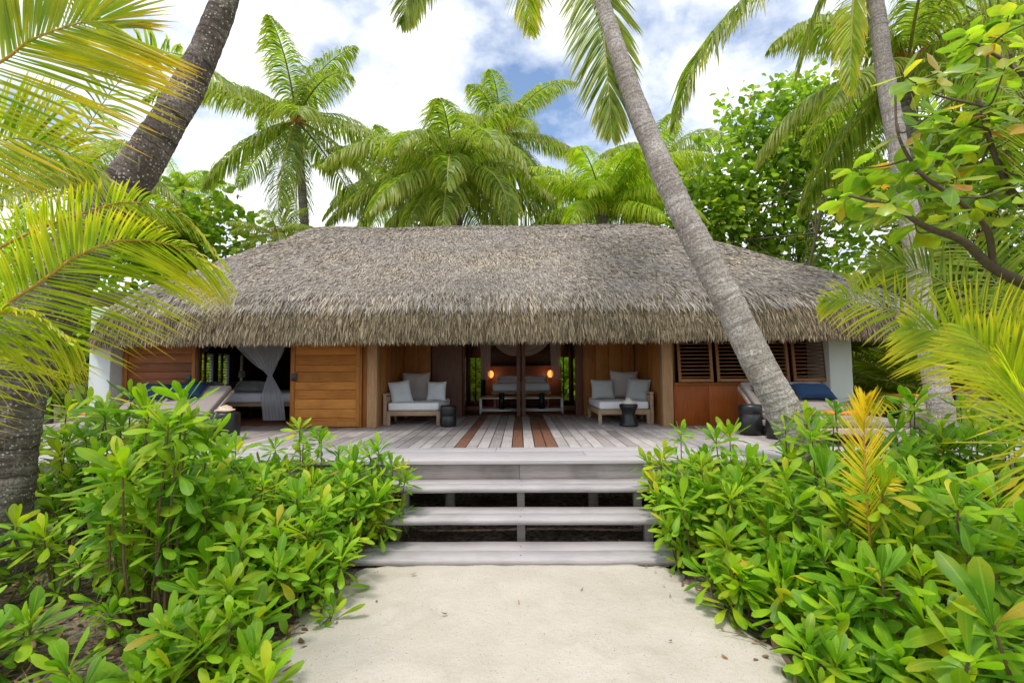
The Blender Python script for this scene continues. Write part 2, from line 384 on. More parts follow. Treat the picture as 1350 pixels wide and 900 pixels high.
# ------------------------------------------------------------------ palms
def frond_mesh(pts, leaf_len, nl, width=.022, sag=.12, seg=4, lmb=None, rmb=None, r0=.02, side_hint=None, a0=76, a1=38, t0=.1, vee=.12, fold=0.3, ragged=.06, sides=(1, 1)):
    C = spline(pts, nl + 1)
    T = norm(np.gradient(C, axis=0))
    up = np.array((0, 0, 1.))
    if side_hint is not None: S = np.tile(np.array(side_hint, float), (len(C), 1))
    else:
        S = np.cross(T, up)
        h = norm(np.cross(T[0] + (C[-1] - C[0]), up)[None])[0]
        S = S + h * .15
    S = norm(S - T * np.sum(S * T, axis=1, keepdims=True)); Nn = np.cross(S, T)
    t_ = np.linspace(0, 1, len(C)); k = t_ >= t0
    u = (t_[k] - t0) / (1 - t0)
    prof = np.clip(np.sin(math.pi * (u * .80 + .16)) ** .8, .12, 1)
    for sg in (-1, 1):
        n = k.sum(); ang = np.radians(a0 + (a1 - a0) * u ** 1.2) + RNG.normal(0, ragged, n)
        D = T[k] * np.cos(ang)[:, None] + sg * S[k] * np.sin(ang)[:, None] + Nn[k] * (vee + RNG.normal(0, ragged, n))[:, None]
        L = leaf_len * prof * RNG.uniform(.88, 1.08, n) * sides[0 if sg < 0 else 1]
        Sd = T[k] + Nn[k] * sg * RNG.normal(.35, .25, n)[:, None]
        strips(lmb, C[k] + RNG.normal(0, .004, (n, 3)), D, Sd, L, width * RNG.uniform(.8, 1.15, n), [.45, 1, 1, .8, .5, .06][:seg] + [.05] if seg < 5 else [.45, .95, 1, .85, .55, .05], sag=sag * RNG.uniform(.6, 1.5, n), fold=fold)
    rmb.tube(C[::max(1, nl // 14)], np.linspace(r0, r0 * .18, len(C[::max(1, nl // 14)])), 6, cap=False)

def make_frond(parent, pts, leaf_len, nl, mats=('palmg', 'rachis'), **kw):
    a, b = MB(), MB(); frond_mesh(pts, leaf_len, nl, lmb=a, rmb=b, **kw)
    fr = a.build('frond', M[mats[0]], parent); rb = b.build('midrib', M[mats[1]], fr, smooth=True)
    rb.matrix_parent_inverse = Matrix()
    return fr

def arc_frond(c, az, el, L, bend, n=7):
    pts = [Vector(c)]; p = Vector(c)
    for i in range(n):
        t_ = (i + .5) / n; e = el - bend * t_ ** 1.15
        p = p + Vector((math.cos(az) * math.cos(e), math.sin(az) * math.cos(e), math.sin(e))) * (L / n); pts.append(p.copy())
    return pts

def palm(name, label, crown, base, r_base, r_top, nf, L, leaf, sd, bark='bark', leafm=('palmg', 'rachis'), dens=52, width=.03, trunk_pts=None, group=None, el=(85, -35), extra=None, seg=3, bend=(55, 95), sag=.2, azs=None, cat='palm tree', heart=True):
    rs = random.Random(sd)
    b0 = Vector(trunk_pts[0]) if trunk_pts is not None else Vector(base)
    root = thing(name, label, cat, (b0.x, b0.y, b0.z), group)
    if trunk_pts is None:
        mid = (Vector(base) + Vector(crown)) / 2 + Vector((rs.uniform(-.3, .3), rs.uniform(-.3, .3), 0))
        trunk_pts = [base, mid, crown]
    C = spline(trunk_pts, 60)
    n = len(C); rad = []
    for i in range(n):
        u = i / (n - 1)
        r = r_top + (r_base - r_top) * ((1 - u) ** 1.0 * .6 + .4 * math.exp(-u * 14))
        rad.append(r * (1 + .025 * math.sin(i * 2.1) + rs.uniform(-.02, .02)))
    if r_base > 0:
        t_ = MB(); t_.tube(C, rad, 18); t_.build('trunk', M[bark], root, smooth=True)
    c = Vector(crown)
    if heart:
        h = MB()
        for i in range(10):
            a = rs.uniform(0, 6.28); e = rs.uniform(.2, 1.3); d = Vector((math.cos(a) * math.cos(e), math.sin(a) * math.cos(e), math.sin(e)))
            s_ = max(.6, L / 4.5)
            h.tube([c - Vector((0, 0, .25 * s_)), c + d * .25 * s_, c + d * .55 * s_ + Vector((0, 0, .05))], [.10 * s_, .09 * s_, .02], 6, cap=False)
        h.build('crown_fibre', M['fibre'], root, smooth=True)
    for i in range(nf):
        t_ = i / max(1, nf - 1)
        az = i * 2.399 + rs.uniform(-.25, .25) if azs is None else azs[i % len(azs)] + rs.uniform(-.15, .15)
        e = R(el[0] + (el[1] - el[0]) * t_ ** .85 + rs.uniform(-7, 7))
        bd = R(rs.uniform(*bend)) * (1.25 if t_ < .3 else 1) * (.55 if e < 0 else 1)
        l = L * rs.uniform(.85, 1.08) * (.8 if t_ < .1 else 1)
        make_frond(root, arc_frond(c, az, e, l, bd), leaf * rs.uniform(.9, 1.1), dens, leafm, width=width, sag=sag, seg=seg, r0=.035 * L / 4.5 + .008, vee=.25 - .2 * t_)
    return root

# ------------------------------------------------------------------ broadleaf foliage
LEAF = [.13, .20, .36, .60, .86, 1., .90, .30]
ROUND = [.15, .85, 1., .7, .05]
def rosette(mb, c, axis, n, L, rs_scale=1., prof=LEAF, wr=.142, el0=76, el1=-20, sag=.06, stem=.55):
    axis = norm(np.asarray(axis, float)[None])[0]
    ref = np.array((1., 0, 0)) if abs(axis[0]) < .8 else np.array((0, 1., 0))
    a = norm(np.cross(axis, ref)[None])[0]; b = np.cross(axis, a)
    i = np.arange(n); t_ = (i + .5) / n
    az = i * 2.399 + RNG.uniform(0, 6.28) + RNG.normal(0, .12, n)
    el = np.radians(el0 + (el1 - el0) * t_ ** 1.05 + RNG.normal(0, 8, n))
    D = np.cos(el)[:, None] * (np.cos(az)[:, None] * a + np.sin(az)[:, None] * b) + np.sin(el)[:, None] * axis
    S = -np.sin(az)[:, None] * a + np.cos(az)[:, None] * b + RNG.normal(0, .12, (n, 3))
    P = np.asarray(c) - axis * (t_ ** 1.2 * L * stem)[:, None] + D * L * .03
    LL = L * 1.1 * (.50 + .55 * np.sin(np.pi * np.clip(t_ * .85 + .12, 0, 1))) * RNG.uniform(.85, 1.12, n)
    strips(mb, P, D, S, LL, LL * wr * RNG.uniform(.85, 1.15, n), prof, sag=sag * RNG.uniform(.3, 1.8, n), fold=.25, curl=-RNG.uniform(-.05, .10, n))

def shrub(x, y, r, h, n, label, L=.19, z0=0, lean=(0, 0), name='naupaka_shrub', nl=14, low=.30, mats=('naupaka', 'stem'), group='leafy naupaka shrubs beside the sand path'):
    root = thing(name, label, 'shrub', (x, y, z0), group)
    lm, sm = MB(), MB()
    n = max(2, int(n * .58)); placed = []
    for i in range(n):
        for tries in range(12):      # keep the whorls apart so that each reads
            a = RNG.uniform(0, 6.28); q = math.sqrt(RNG.uniform(0, 1))
            px_, py_ = x + lean[0] + r * q * math.cos(a), y + lean[1] + r * q * math.sin(a)
            top = h * (1 - .38 * q ** 2.2); f = RNG.uniform(0, 1) ** .8
            zz = z0 + top * (low + (1 - low) * f)
            c = np.array((px_, py_, zz))
            if all(np.linalg.norm((c - o) * (1, 1, .8)) > L * 1.3 for o in placed): break
        placed.append(c)
        b = np.array((x + (px_ - x) * .5 + RNG.normal(0, .03), y + (py_ - y) * .5 + RNG.normal(0, .03), z0 - .02))
        mid = (b + c) / 2 + np.array((RNG.normal(0, .04), RNG.normal(0, .04), -.06 * h)) + (c - b) * (1, 1, 0) * .12
        out = np.array((px_ - x, py_ - y, 0)) * .45 + np.array((RNG.normal(0, .13), RNG.normal(0, .13) - .16, 1.))
        C = spline([b, mid, c], 8)
        sm.tube(C, np.linspace(.012, .006, 8) * (L / .17), 5, cap=False)
        l = L * 1.45 * RNG.uniform(.68, 1.15)
        rosette(lm, c, out, int(nl * RNG.uniform(1.0, 1.5)), l)
        ax_ = norm(out[None])[0]
        if RNG.uniform() < .6: rosette(lm, c - ax_ * l * .8, out, 5, l * .95, el0=15, el1=-45, stem=.9)
        if RNG.uniform() < .5:
            u = RNG.uniform(.35, .8); q_ = C[int(u * 7)]; d_ = np.array((RNG.normal(0, 1), RNG.normal(0, 1) - .3, .5)); d_ /= np.linalg.norm(d_)
            e_ = q_ + d_ * L * RNG.uniform(.5, 1.1); sm.tube([q_, (q_ + e_) / 2 - (0, 0, .01), e_], [.005, .004, .003], 4, cap=False)
            rosette(lm, e_, d_ + (0, 0, .8), 8, l * .6)
    lm.build('foliage', M[mats[0]], root); sm.build('stem', M[mats[1]], root, smooth=True)
    return root

def crown_tree(name, label, base, centers, nclus, leaf, matl='broad', prof=ROUND, wr=.38, trunk_r=.15, cat='tree', group=None, per=14, spread=.35, branches=40, stemmat='branch', sag=.1, ntrunk=1):
    """centers: list of (x,y,z, rx,ry,rz) blobs"""
    root = thing(name, label, cat, tuple(base), group)
    bm_ = MB(); P = []
    w = np.array([c[3] * c[4] * c[5] for c in centers]); w = w / w.sum()
    for i in range(nclus):
        c = centers[RNG.choice(len(centers), p=w)]
        d = norm(RNG.normal(0, 1, 3)[None])[0]; q = RNG.uniform(0, 1) ** .45
        p = np.array(c[:3]) + d * np.array(c[3:]) * q
        if noise.noise(Vector(p * (1.1 / max(.5, spread * 2.5)))) > -.18: P.append(p)
    P = np.array(P)
    mean = P.mean(0)
    for k in range(ntrunk):
        off = RNG.normal(0, .25, 3) * (ntrunk > 1); off[2] = 0
        b = np.array(base) + off
        top = mean + off * 3; fork = b + (top - b) * .55
        bm_.tube(spline([b, (b + fork) / 2 + RNG.normal(0, .08, 3), fork, top], 14), np.linspace(trunk_r, trunk_r * .35, 14), 9)
        for p in P[RNG.choice(len(P), min(branches, len(P)), replace=False)]:
            s_ = b + (top - b) * RNG.uniform(.4, .98); mid = (s_ + p) / 2 + RNG.normal(0, .15, 3) + np.array((0, 0, .1))
            ln = np.linalg.norm(p - s_)
            bm_.tube(spline([s_, mid, p], 8), np.linspace(trunk_r * .28, trunk_r * .07, 8), 5, cap=False)
    bm_.build('trunk', M[stemmat], root, smooth=True)
    lm = MB()
    N = len(P) * per; idx = np.repeat(np.arange(len(P)), per)
    Q = P[idx] + RNG.normal(0, spread * .5, (N, 3))
    D = norm(norm(Q - P[idx]) * .8 + np.array((0, 0, -.15)) + RNG.normal(0, .45, (N, 3)))
    S = np.cross(D, np.array((0, 0, 1.))) + RNG.normal(0, .45, (N, 3))
    LL = leaf * RNG.uniform(.6, 1.2, N)
    strips(lm, Q, D, S, LL, LL * wr, prof, sag=sag, fold=.2)
    lm.build('crown', M[matl], root)
    return root

# PART2
def solo(o, label, cat, group=None):
    """a thing that is one mesh: move its origin to its base"""
    me = o.data; n = len(me.vertices); a = np.zeros(n * 3); me.vertices.foreach_get('co', a); a = a.reshape(-1, 3)
    c = np.array(((a[:, 0].min() + a[:, 0].max()) / 2, (a[:, 1].min() + a[:, 1].max()) / 2, a[:, 2].min()))
    me.vertices.foreach_set('co', (a - c).ravel()); o.location = o.location + Vector(c); me.update()
    return tag(o, label, cat, group)

# ------------------------------------------------------------------ ground
def grid(mb, xs, ys, fz):
    nx, ny = len(xs), len(ys)
    V = [(x, y, fz(x, y)) for y in ys for x in xs]
    Fc = [(j * nx + i, j * nx + i + 1, (j + 1) * nx + i + 1, (j + 1) * nx + i) for j in range(ny - 1) for i in range(nx - 1)]
    mb.add(V, Fc)
g = MB(); xs = np.r_[-600, -200, -60, -25, np.arange(-12, 12.01, .25), 25, 60, 200, 600]
ys = np.r_[-200, -60, -20, np.arange(-4, 10.01, .25), 16, 25, 60, 200, 900]
grid(g, xs, ys, lambda x, y: (.03 * noise.noise(Vector((x * .9, y * .9, 0))) if abs(x) < 12 and -4 < y < 10 else -.01))
tag(g.build('ground', M['soil'], smooth=True), kind='structure')
g = MB()
FEET = [(random.uniform(-1.2, 1.2), random.uniform(2.9, 4.6), math.pi / 2 + random.uniform(-.5, .5)) for _ in range(22)]
def path_z(x, y):
    e = 1.50 + (.19 if x > 0 else .085) * max(0, 4.6 - y) - (.12 if x > 0 else 0) + .22 * noise.noise(Vector((x * .5 + 5, y * 1.3, 3))) + .1 * noise.noise(Vector((x, y * 5, 1)))
    e -= max(0, y - 4.78) * 8
    d = e - abs(x)
    edge = min(0, d) * .35
    for (fx_, fy_, fa) in FEET:
        dx, dy = x - fx_, y - fy_
        if abs(dx) < .3 and abs(dy) < .3:
            u_ = dx * math.cos(fa) + dy * math.sin(fa); v_ = -dx * math.sin(fa) + dy * math.cos(fa)
            q_ = (u_ / .13) ** 2 + (v_ / .055) ** 2; edge += -.016 * math.exp(-q_ * q_) + .006 * math.exp(-(math.sqrt(q_) - 1.25) ** 2 * 9)
    return .045 + max(-.14, edge) + .013 * noise.noise(Vector((x * 4, y * 4, 0))) + .016 * noise.noise(Vector((x * 1.2, y * 1.2, 4))) + .004 * noise.noise(Vector((x * 11, y * 11, 0)))
grid(g, np.arange(-3.4, 3.41, .05), np.arange(-3, 6.6, .05), path_z)
tag(g.build('sand_path', M['sand'], smooth=True), kind='structure')

# ------------------------------------------------------------------ deck
DZ = .78; YD = 6.2; YW = 9.85; YA = 12.1
deck = thing('wooden_deck', 'weathered grey plank deck raised on posts in front of the bungalow', 'deck', (0, 8.5, 0))
XL, XR = -8.9, 8.3
b = MB(); pitch = .172; x = XL; i = 0
y0 = YD + 1.03
browns = {}
nb = int((XR - XL) / pitch)
cxs = [XL + pitch * (k + .5) for k in range(nb)]
def near(px): # board index whose front end shows at this pixel
    wx = atz(px, 589, DZ).x; return min(range(nb), key=lambda k: abs(cxs[k] - wx))
bl = {near(609): 0, near(683): 0, near(713): 0, near(728): 0}
for k, cx in enumerate(cxs):
    yb = YA + .3 if -3.2 < cx < 3.2 else YW + .4
    dz = RNG.uniform(-.002, .002)
    segs = [(y0, yb)] if RNG.uniform() < .45 else [(y0, (c_ := RNG.uniform(7.2, 9.2))), (c_ + .005, yb)]
    if k in bl:
        r_ = MB(); r_.box(cx - .079, cx + .079, y0, yb, DZ - .035, DZ + dz)
        o = r_.build('deck_board', M['redboard'], deck, bevel=.004); o['label'] = 'newer reddish brown deck board'
        continue
    for (a_, c_) in segs: b.box(cx - .079, cx + .079, a_, c_, DZ - .035, DZ + dz)
b.build('deck_boards', M['deck'], deck, bevel=.004)
b = MB()
for (ya, yb) in ((YD, YD + .33), (YD + .336, YD + .68), (YD + .686, YD + 1.024)):
    xx = XL
    while xx < XR:
        l = RNG.uniform(3.0, 4.6); b.box(xx, min(XR, xx + l) - .004, ya, yb, DZ - .035 - (.012 if ya == YD else 0), DZ + .002 + RNG.uniform(-.001, .002)); xx += l
b.build('front_board', M['deckx'], deck, bevel=.005)
b = MB(); b.box(XL, -.02, YD + .05, YD + .10, DZ - .265, DZ - .05); b.box(-.016, XR, YD + .052, YD + .102, DZ - .265, DZ - .05)
b.build('fascia_beam', M['fascia'], deck, bevel=.005)
for xx in np.arange(XL + .3, XR, 1.9):
    p = MB(); p.box(xx, xx + .12, YD + .3, YD + .42, -.05, DZ - .05); p.build('post', M['fascia'], deck)
b = MB()
for xx in np.arange(XL + .2, XR, .6): b.box(xx, xx + .05, YD + .15, YA, DZ - .19, DZ - .04)
b.build('joists', M['fascia'], deck)

# ------------------------------------------------------------------ steps
st = thing('wooden_steps', 'three wide weathered grey wooden steps up from the sand to the deck', 'steps', (0, 5.3, 0))
tr = [(.09, 4.79, 5.30, -1.70, 1.58), (.317, 5.30, 5.80, -1.62, 1.60), (.545, 5.75, 6.22, -1.60, 1.60)]
for zt, ya, yb, xa, xb in tr:
    b = MB(); n = 24; th = .052
    xs_ = np.linspace(xa, xb, n + 1)
    for (y1, y2) in ((ya, (ya + yb) / 2 - .003), ((ya + yb) / 2 + .003, yb)):
        y2 = min(y2, yb)
        V = []; 
        for xx in xs_:
            dz = .006 * noise.noise(Vector((xx * 1.5, y1, zt * 9))) ; dy = .008 * noise.noise(Vector((xx * 3, zt * 5, y1)))
            for (yy, zz) in ((y1 + dy, zt - th), (y1 + dy, zt - .006), (y1 + dy + .006, zt), (y2 - .004, zt), (y2, zt - .006), (y2, zt - th)): V.append((xx, yy, zz + dz))
        Fc = []
        for i in range(n):
            for j in range(6):
                a_, b_ = i * 6 + j, i * 6 + (j + 1) % 6; Fc.append((a_, b_, b_ + 6, a_ + 6))
        e = n * 6
        Fc += [(0, 3, 2, 1), (0, 5, 4, 3), (e, e + 1, e + 2, e + 3), (e, e + 3, e + 4, e + 5)]
        b.add(V, Fc)
    b.build('tread', M['tread'], st)
for xx in (-1.40, 0.0, 1.40):
    for (zt, ya) in ((.265, 5.42), (.493, 5.90)):
        p = MB(); p.box(xx - .045, xx + .045, ya, ya + .09, -.03, zt); p.build('riser_post', M['fascia'], st, bevel=.004)
    p = MB(); p.box(xx - .045, xx + .045, 4.92, 5.0, -.03, .038); p.build('riser_post', M['fascia'], st)

for (zt, ya, yb, xa, xb) in tr:
    for xx in (xa + .22, 0.0, xb - .2):
        for yy in (ya + .12, ya + .36):
            q = MB(); q.lathe([(0, 0), (.0075, .0), (.0075, .0025), (0, .0028)], (xx + RNG.uniform(-.012, .012), yy, zt + .002), 8); q.build('screw', M['darkwood'], st)
# ------------------------------------------------------------------ bungalow
bg = thing('thatched_bungalow', 'low wooden bungalow with white end pillars under a big grey thatched roof', 'bungalow', (0, 12.5, 0))
RX0, RX1, RY0, RY1 = -8.95, 8.4, 8.62, 17.6
GX0, GX1, GY = -5.3, 3.2, 13.0
# profile: fraction of plan interpolation (0 eave .. 1 ridge) and z
PR = [(0.0, 2.48), (.004, 2.64), (.014, 2.85), (.035, 3.07), (.07, 3.27), (.12, 3.45), (.3, 3.98), (.5, 4.56), (.7, 5.12), (.86, 5.56), (.95, 5.76), (.985, 5.82)]
def outline(u, n=220):
    """closed plan curve at interpolation u, sampled at constant parameter so rings line up"""
    x0, x1 = RX0 + (GX0 - RX0) * u, RX1 + (GX1 - RX1) * u
    y0, y1 = RY0 + (GY - RY0) * u, RY1 + (GY - RY1) * u
    r = 2.1 * (1 - u) + .03
    r = min(r, (y1 - y0) / 2, (x1 - x0) / 2)
    segs = [((x0 + r, y0), (x1 - r, y0)), (x1 - r, y0 + r, -90), ((x1, y0 + r), (x1, y1 - r)), (x1 - r, y1 - r, 0), ((x1 - r, y1), (x0 + r, y1)), (x0 + r, y1 - r, 90), ((x0, y1 - r), (x0, y0 + r)), (x0 + r, y0 + r, 180)]
    cnt = [70, 14, 28, 14, 52, 14, 28, 14]; P = []
    for s_, c_ in zip(segs, cnt):
        for i in range(c_):
            t_ = i / c_
            if len(s_) == 2: P.append((s_[0][0] + (s_[1][0] - s_[0][0]) * t_, s_[0][1] + (s_[1][1] - s_[0][1]) * t_))
            else: a = R(s_[2] + 90 * t_); P.append((s_[0] + r * math.cos(a), s_[1] + r * math.sin(a)))
    return np.array(P)
us = []; zs = []
for k in range(len(PR) - 1):
    m_ = 2 if k < 5 else 4
    for q in range(m_):
        f = q / m_; us.append(PR[k][0] * (1 - f) + PR[k + 1][0] * f); zs.append(PR[k][1] * (1 - f) + PR[k + 1][1] * f)
us.append(PR[-1][0]); zs.append(PR[-1][1]); us.append(1.0); zs.append(5.83)
rings = []
for u, z in zip(us, zs):
    o_ = outline(u); d = np.array([.05 * noise.noise(Vector((p[0] * .7, p[1] * .7, z))) + .03 * noise.noise(Vector((p[0] * 2.3, p[1] * 2.3, z * 2))) for p in o_])
    rings.append(np.c_[o_, z + d])
RG = np.array(rings)                      # (nr, n, 3)
nr, npt = RG.shape[:2]
b = MB(); V = RG.reshape(-1, 3); Fc = [(i * npt + j, i * npt + (j + 1) % npt, (i + 1) * npt + (j + 1) % npt, (i + 1) * npt + j) for i in range(nr - 1) for j in range(npt)]
b.add(V, Fc)
# soffit: inner shell
def inner(u, dz):
    o_ = outline(u); return np.c_[o_, np.interp(u, us, zs) * np.ones(len(o_)) + dz]
sof = [RG[0] + (0, 0, 0), np.c_[outline(.03), np.full(npt, 2.44)], np.c_[outline(.075), np.full(npt, 2.62)], np.c_[outline(.2), np.full(npt, 3.10)], np.c_[outline(.9), np.full(npt, 5.2)], np.c_[outline(1.), np.full(npt, 5.3)]]
V = np.concatenate(sof); Fc = [(i * npt + j, (i + 1) * npt + j, (i + 1) * npt + (j + 1) % npt, i * npt + (j + 1) % npt) for i in range(len(sof) - 1) for j in range(npt)]
b.add(V, Fc)
roof = b.build('roof', M['thatch'], bg, smooth=True)
# thatch blades over the surface
def thatch(n, i0, i1, L, W, lift, mb, hang=0.0, jit=.35, bias=None, nseg=2):
    # area-weighted sampling of cells
    A = RG[i0:i1]; c00 = A[:-1]; c01 = np.roll(A, -1, 1)[:-1]; c10 = A[1:]; c11 = np.roll(A, -1, 1)[1:]
    nrm = np.cross(c01 - c00, c10 - c00); area = np.linalg.norm(nrm, axis=2)
    w = area.copy()
    w[:, 112:164] *= .12        # back slope, hidden from the front
    w = (w / w.sum()).ravel(); idx = RNG.choice(len(w), n, p=w)
    ii, jj = np.unravel_index(idx, area.shape)
    a, c = RNG.uniform(0, 1, (n, 1)), RNG.uniform(0, 1, (n, 1))
    P = (c00[ii, jj] * (1 - a) + c01[ii, jj] * a) * (1 - c) + (c10[ii, jj] * (1 - a) + c11[ii, jj] * a) * c
    down = norm((c00[ii, jj] + c01[ii, jj]) - (c10[ii, jj] + c11[ii, jj])); N_ = norm(nrm[ii, jj])
    N_ *= np.sign(np.sum(N_ * (P - np.array((0, 13, 3.0))), axis=1, keepdims=True) + 1e-6)
    side = np.cross(down, N_)
    D = down + side * RNG.normal(0, jit, (n, 1)) + N_ * (lift + RNG.normal(0, .06, (n, 1))) + np.array((0, 0, -hang))
    S = side + N_ * RNG.normal(0, .5, (n, 1))
    strips(mb, P + N_ * .02 , D, S, L * RNG.uniform(.6, 1.3, n), W * RNG.uniform(.6, 1.4, n), [1, .9, .25] if nseg == 2 else [.9, 1, .8, .2], sag=.04, curl=RNG.normal(0, .12, n))
tb = MB(); thatch(230000, 9, nr - 1, .125, .0062, .07, tb, jit=.28)
thatch(16000, 6, 12, .22, .009, .10, tb, hang=.2, jit=.3); tb.build('thatch_reeds', M['thatch'], roof)
tb = MB(); thatch(60000, 2, 12, .22, .0075, .08, tb, hang=.6, jit=.2, nseg=3)
thatch(15000, 9, 16, .26, .0095, .09, tb, hang=.4, jit=.25); thatch(5000, 14, 20, .22, .009, .08, tb, hang=.2, jit=.35)
# hanging ends under the eave line, two depths
e0 = outline(.0); per = np.linalg.norm(np.roll(e0, -1, 0) - e0, axis=1); w = per.copy(); w[112:164] *= .2; w /= w.sum()
for (n, u, zt, L) in ((13000, .0, 2.56, .15), (7000, .012, 2.57, .16), (4500, .028, 2.56, .13)):
    e = outline(u); jj = RNG.choice(len(w), n, p=w); a = RNG.uniform(0, 1, (n, 1))
    P = e[jj] * (1 - a) + np.roll(e, -1, 0)[jj] * a
    tg = np.roll(e, -1, 0)[jj] - e[jj]; tg = np.c_[norm(tg), np.zeros(n)]
    P = np.c_[P, zt + RNG.uniform(-.05, .08, n)]
    D = np.array((0, 0, -1.)) + tg * RNG.normal(0, .15, (n, 1)) + np.cross(tg, (0, 0, 1.)) * RNG.normal(.02, .08, (n, 1))
    strips(tb, P, D, tg + RNG.normal(0, .3, (n, 3)), L * RNG.uniform(.6, 1.15, n), .009 * RNG.uniform(.6, 1.4, n), [.9, 1, .8, .25], rnd=.05)
tb.build('thatch_fringe', M['fringe'], roof)

# walls -----------------------------------------------------------
def planks_h(name, x0, x1, y, z0, z1, ph, m, parent, th=.03, gap=.006, lab=None):
    b = MB(); z = z0
    while z < z1 - .02:
        h = min(ph * RNG.uniform(.8, 1.2), z1 - z); b.box(x0, x1, y + RNG.uniform(0, .003), y + th, z, z + h - gap); z += h
    o = b.build(name, m, parent, bevel=.003)
    if lab: o['label'] = lab
    return o
def planks_v(name, x0, x1, y, z0, z1, pw, m, parent, th=.03, gap=.006):
    b = MB(); x = x0
    while x < x1 - .02:
        w_ = min(pw * RNG.uniform(.85, 1.15), x1 - x); b.box(x, x + w_ - gap, y + RNG.uniform(0, .003), y + th, z0, z1); x += w_
    return b.build(name, m, parent, bevel=.003)
def planks_side(name, x, y0, y1, z0, z1, pw, m, parent, sgn):
    b = MB(); y = y0
    while y < y1 - .02:
        w_ = min(pw * RNG.uniform(.85, 1.15), y1 - y); b.box(min(x, x + sgn * .03), max(x, x + sgn * .03), y, y + w_ - .006, z0, z1); y += w_
    return b.build(name, m, parent, bevel=.003)
ZT = 3.2
fx = lambda px: X(px, YW)
# interior shell (dark boards): floor, back wall with window openings, sides, partitions
YB = 15.6
def shell():
    b = MB()
    b.box(fx(150), fx(1100), YW + .5, YB, DZ - .06, DZ - .008)        # interior floor
    return b
b = MB(); b.box(fx(160), -3.25, YW + .42, YB, DZ - .06, DZ + .004); b.box(3.25, fx(1095), YW + .42, YB, DZ - .06, DZ + .004); b.box(-3.2, 3.2, YA + .32, YB, DZ - .06, DZ - .002)
b.build('floor', M['darkwood'], bg)
# back wall openings: (x0,x1,z0,z1)
ops = []
def op(pa, pb, ya, yb, Y=YB): ops.append((X(pa, Y), X(pb, Y), Z(yb, Y), Z(ya, Y)))
op(620, 634, 471, 528); op(736, 750, 471, 528); op(611, 614.5, 471, 528); op(756, 759, 471, 528)
op(425, 440, 470, 503)
ops.sort()
b = MB(); xprev = fx(146)
for (xa, xb, za, zb) in ops:
    b.box(xprev, xa, YB, YB + .12, DZ - .1, 3.6); b.box(xa, xb, YB, YB + .12, DZ - .1, za); b.box(xa, xb, YB, YB + .12, zb, 3.6); xprev = xb
b.box(xprev, fx(1094) + .1, YB, YB + .12, DZ - .1, 3.6)
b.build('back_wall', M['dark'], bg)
for (xa, xb, za, zb) in ops:
    w = MB()
    z = za + .02
    while z < zb: w.box(xa + .004, xb - .004, YB + .03, YB + .075, z, z + .014); z += .068
    mid = (xa + xb) / 2
    if xb - xa > .2: w.box(mid - .02, mid + .02, YB + .02, YB + .09, za, zb)
    w.build('louvre_window', M['darkwood'], bg)
xe = fx(147); wy = [(12.45, 13.0), (13.18, 13.72), (14.15, 14.4)]; b = MB(); yp = 9.75
for (ya_, yb_) in wy:
    b.box(xe, xe + .1, yp, ya_, DZ - .1, ZT); b.box(xe, xe + .1, ya_, yb_, DZ - .1, 1.55); b.box(xe, xe + .1, ya_, yb_, 2.42, ZT); yp = yb_
b.box(xe, xe + .1, yp, YB, DZ - .1, ZT); b.build('end_wall', M['white'], bg)
b = MB(); yp = 9.95
for (ya_, yb_) in wy:
    b.box(xe + .102, xe + .13, yp, ya_, DZ, ZT); b.box(xe + .102, xe + .13, ya_, yb_, DZ, 1.55); b.box(xe + .102, xe + .13, ya_, yb_, 2.42, ZT); yp = yb_
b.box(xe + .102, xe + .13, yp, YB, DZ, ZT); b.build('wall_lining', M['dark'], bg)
for (ya_, yb_) in wy:
    w = MB(); z = 1.57
    while z < 2.42: w.box(xe + .04, xe + .08, ya_ + .004, yb_ - .004, z, z + .014); z += .075
    w.box(xe + .03, xe + .09, (ya_ + yb_) / 2 - .02, (ya_ + yb_) / 2 + .02, 1.551, 2.419)
    w.build('louvre_window', M['darkwood'], bg)
xe = fx(1094); b = MB(); b.box(xe, xe + .1, 9.75, YB, DZ - .1, ZT); b.build('end_wall', M['white'], bg)
b = MB(); b.box(xe - .03, xe - .002, 9.95, YB, DZ, ZT); b.build('wall_lining', M['dark'], bg)
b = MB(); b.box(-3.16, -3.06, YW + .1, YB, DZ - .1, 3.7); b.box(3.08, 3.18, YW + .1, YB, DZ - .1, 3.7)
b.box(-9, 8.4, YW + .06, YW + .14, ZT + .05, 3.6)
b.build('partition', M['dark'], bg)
# white end pillars
for (pa, pb) in ((117, 145), (1094, 1124)):
    Yp = 9.56; b = MB(); b.box(X(pa, Yp), X(pb, Yp), Yp, 10.3, DZ - .78, 3.25); o = b.build('pillar', M['white'], bg, bevel=.01)
# left: dark sliding door
def slide_door(pa, pb, y, label, m, hx, hy):
    xa, xb = X(pa, y), X(pb, y)
    d = planks_h('sliding_door', xa + .09, xb - .07, y + .012, DZ + .03, ZT, .17, m, bg, lab=label)
    f = MB(); f.box(xa, xa + .088, y - .004, y + .05, DZ + .02, ZT); f.box(xb - .068, xb, y - .004, y + .05, DZ + .02, ZT); f.box(xa + .09, xb - .07, y - .002, y + .05, DZ + .02, DZ + .12)
    f.box(xa + .09, xb - .07, y - .002, y + .05, ZT - .10, ZT)
    f.build('door_frame', M['wallwood'], d, bevel=.004)
    h = MB(); hx_ = X(hx, y); hz = Z(hy, y); h.box(hx_ - .055, hx_ + .055, y - .022, y - .006, hz - .075, hz + .075); h.build('handle', M['black'], d, bevel=.004)
M['doordark'] = wood_mat('shaded_door_planks', (.26, .08, .018), (.11, .034, .009), (.40, .15, .035), 'x', .45, .75, spec=.4, dirt=.3)
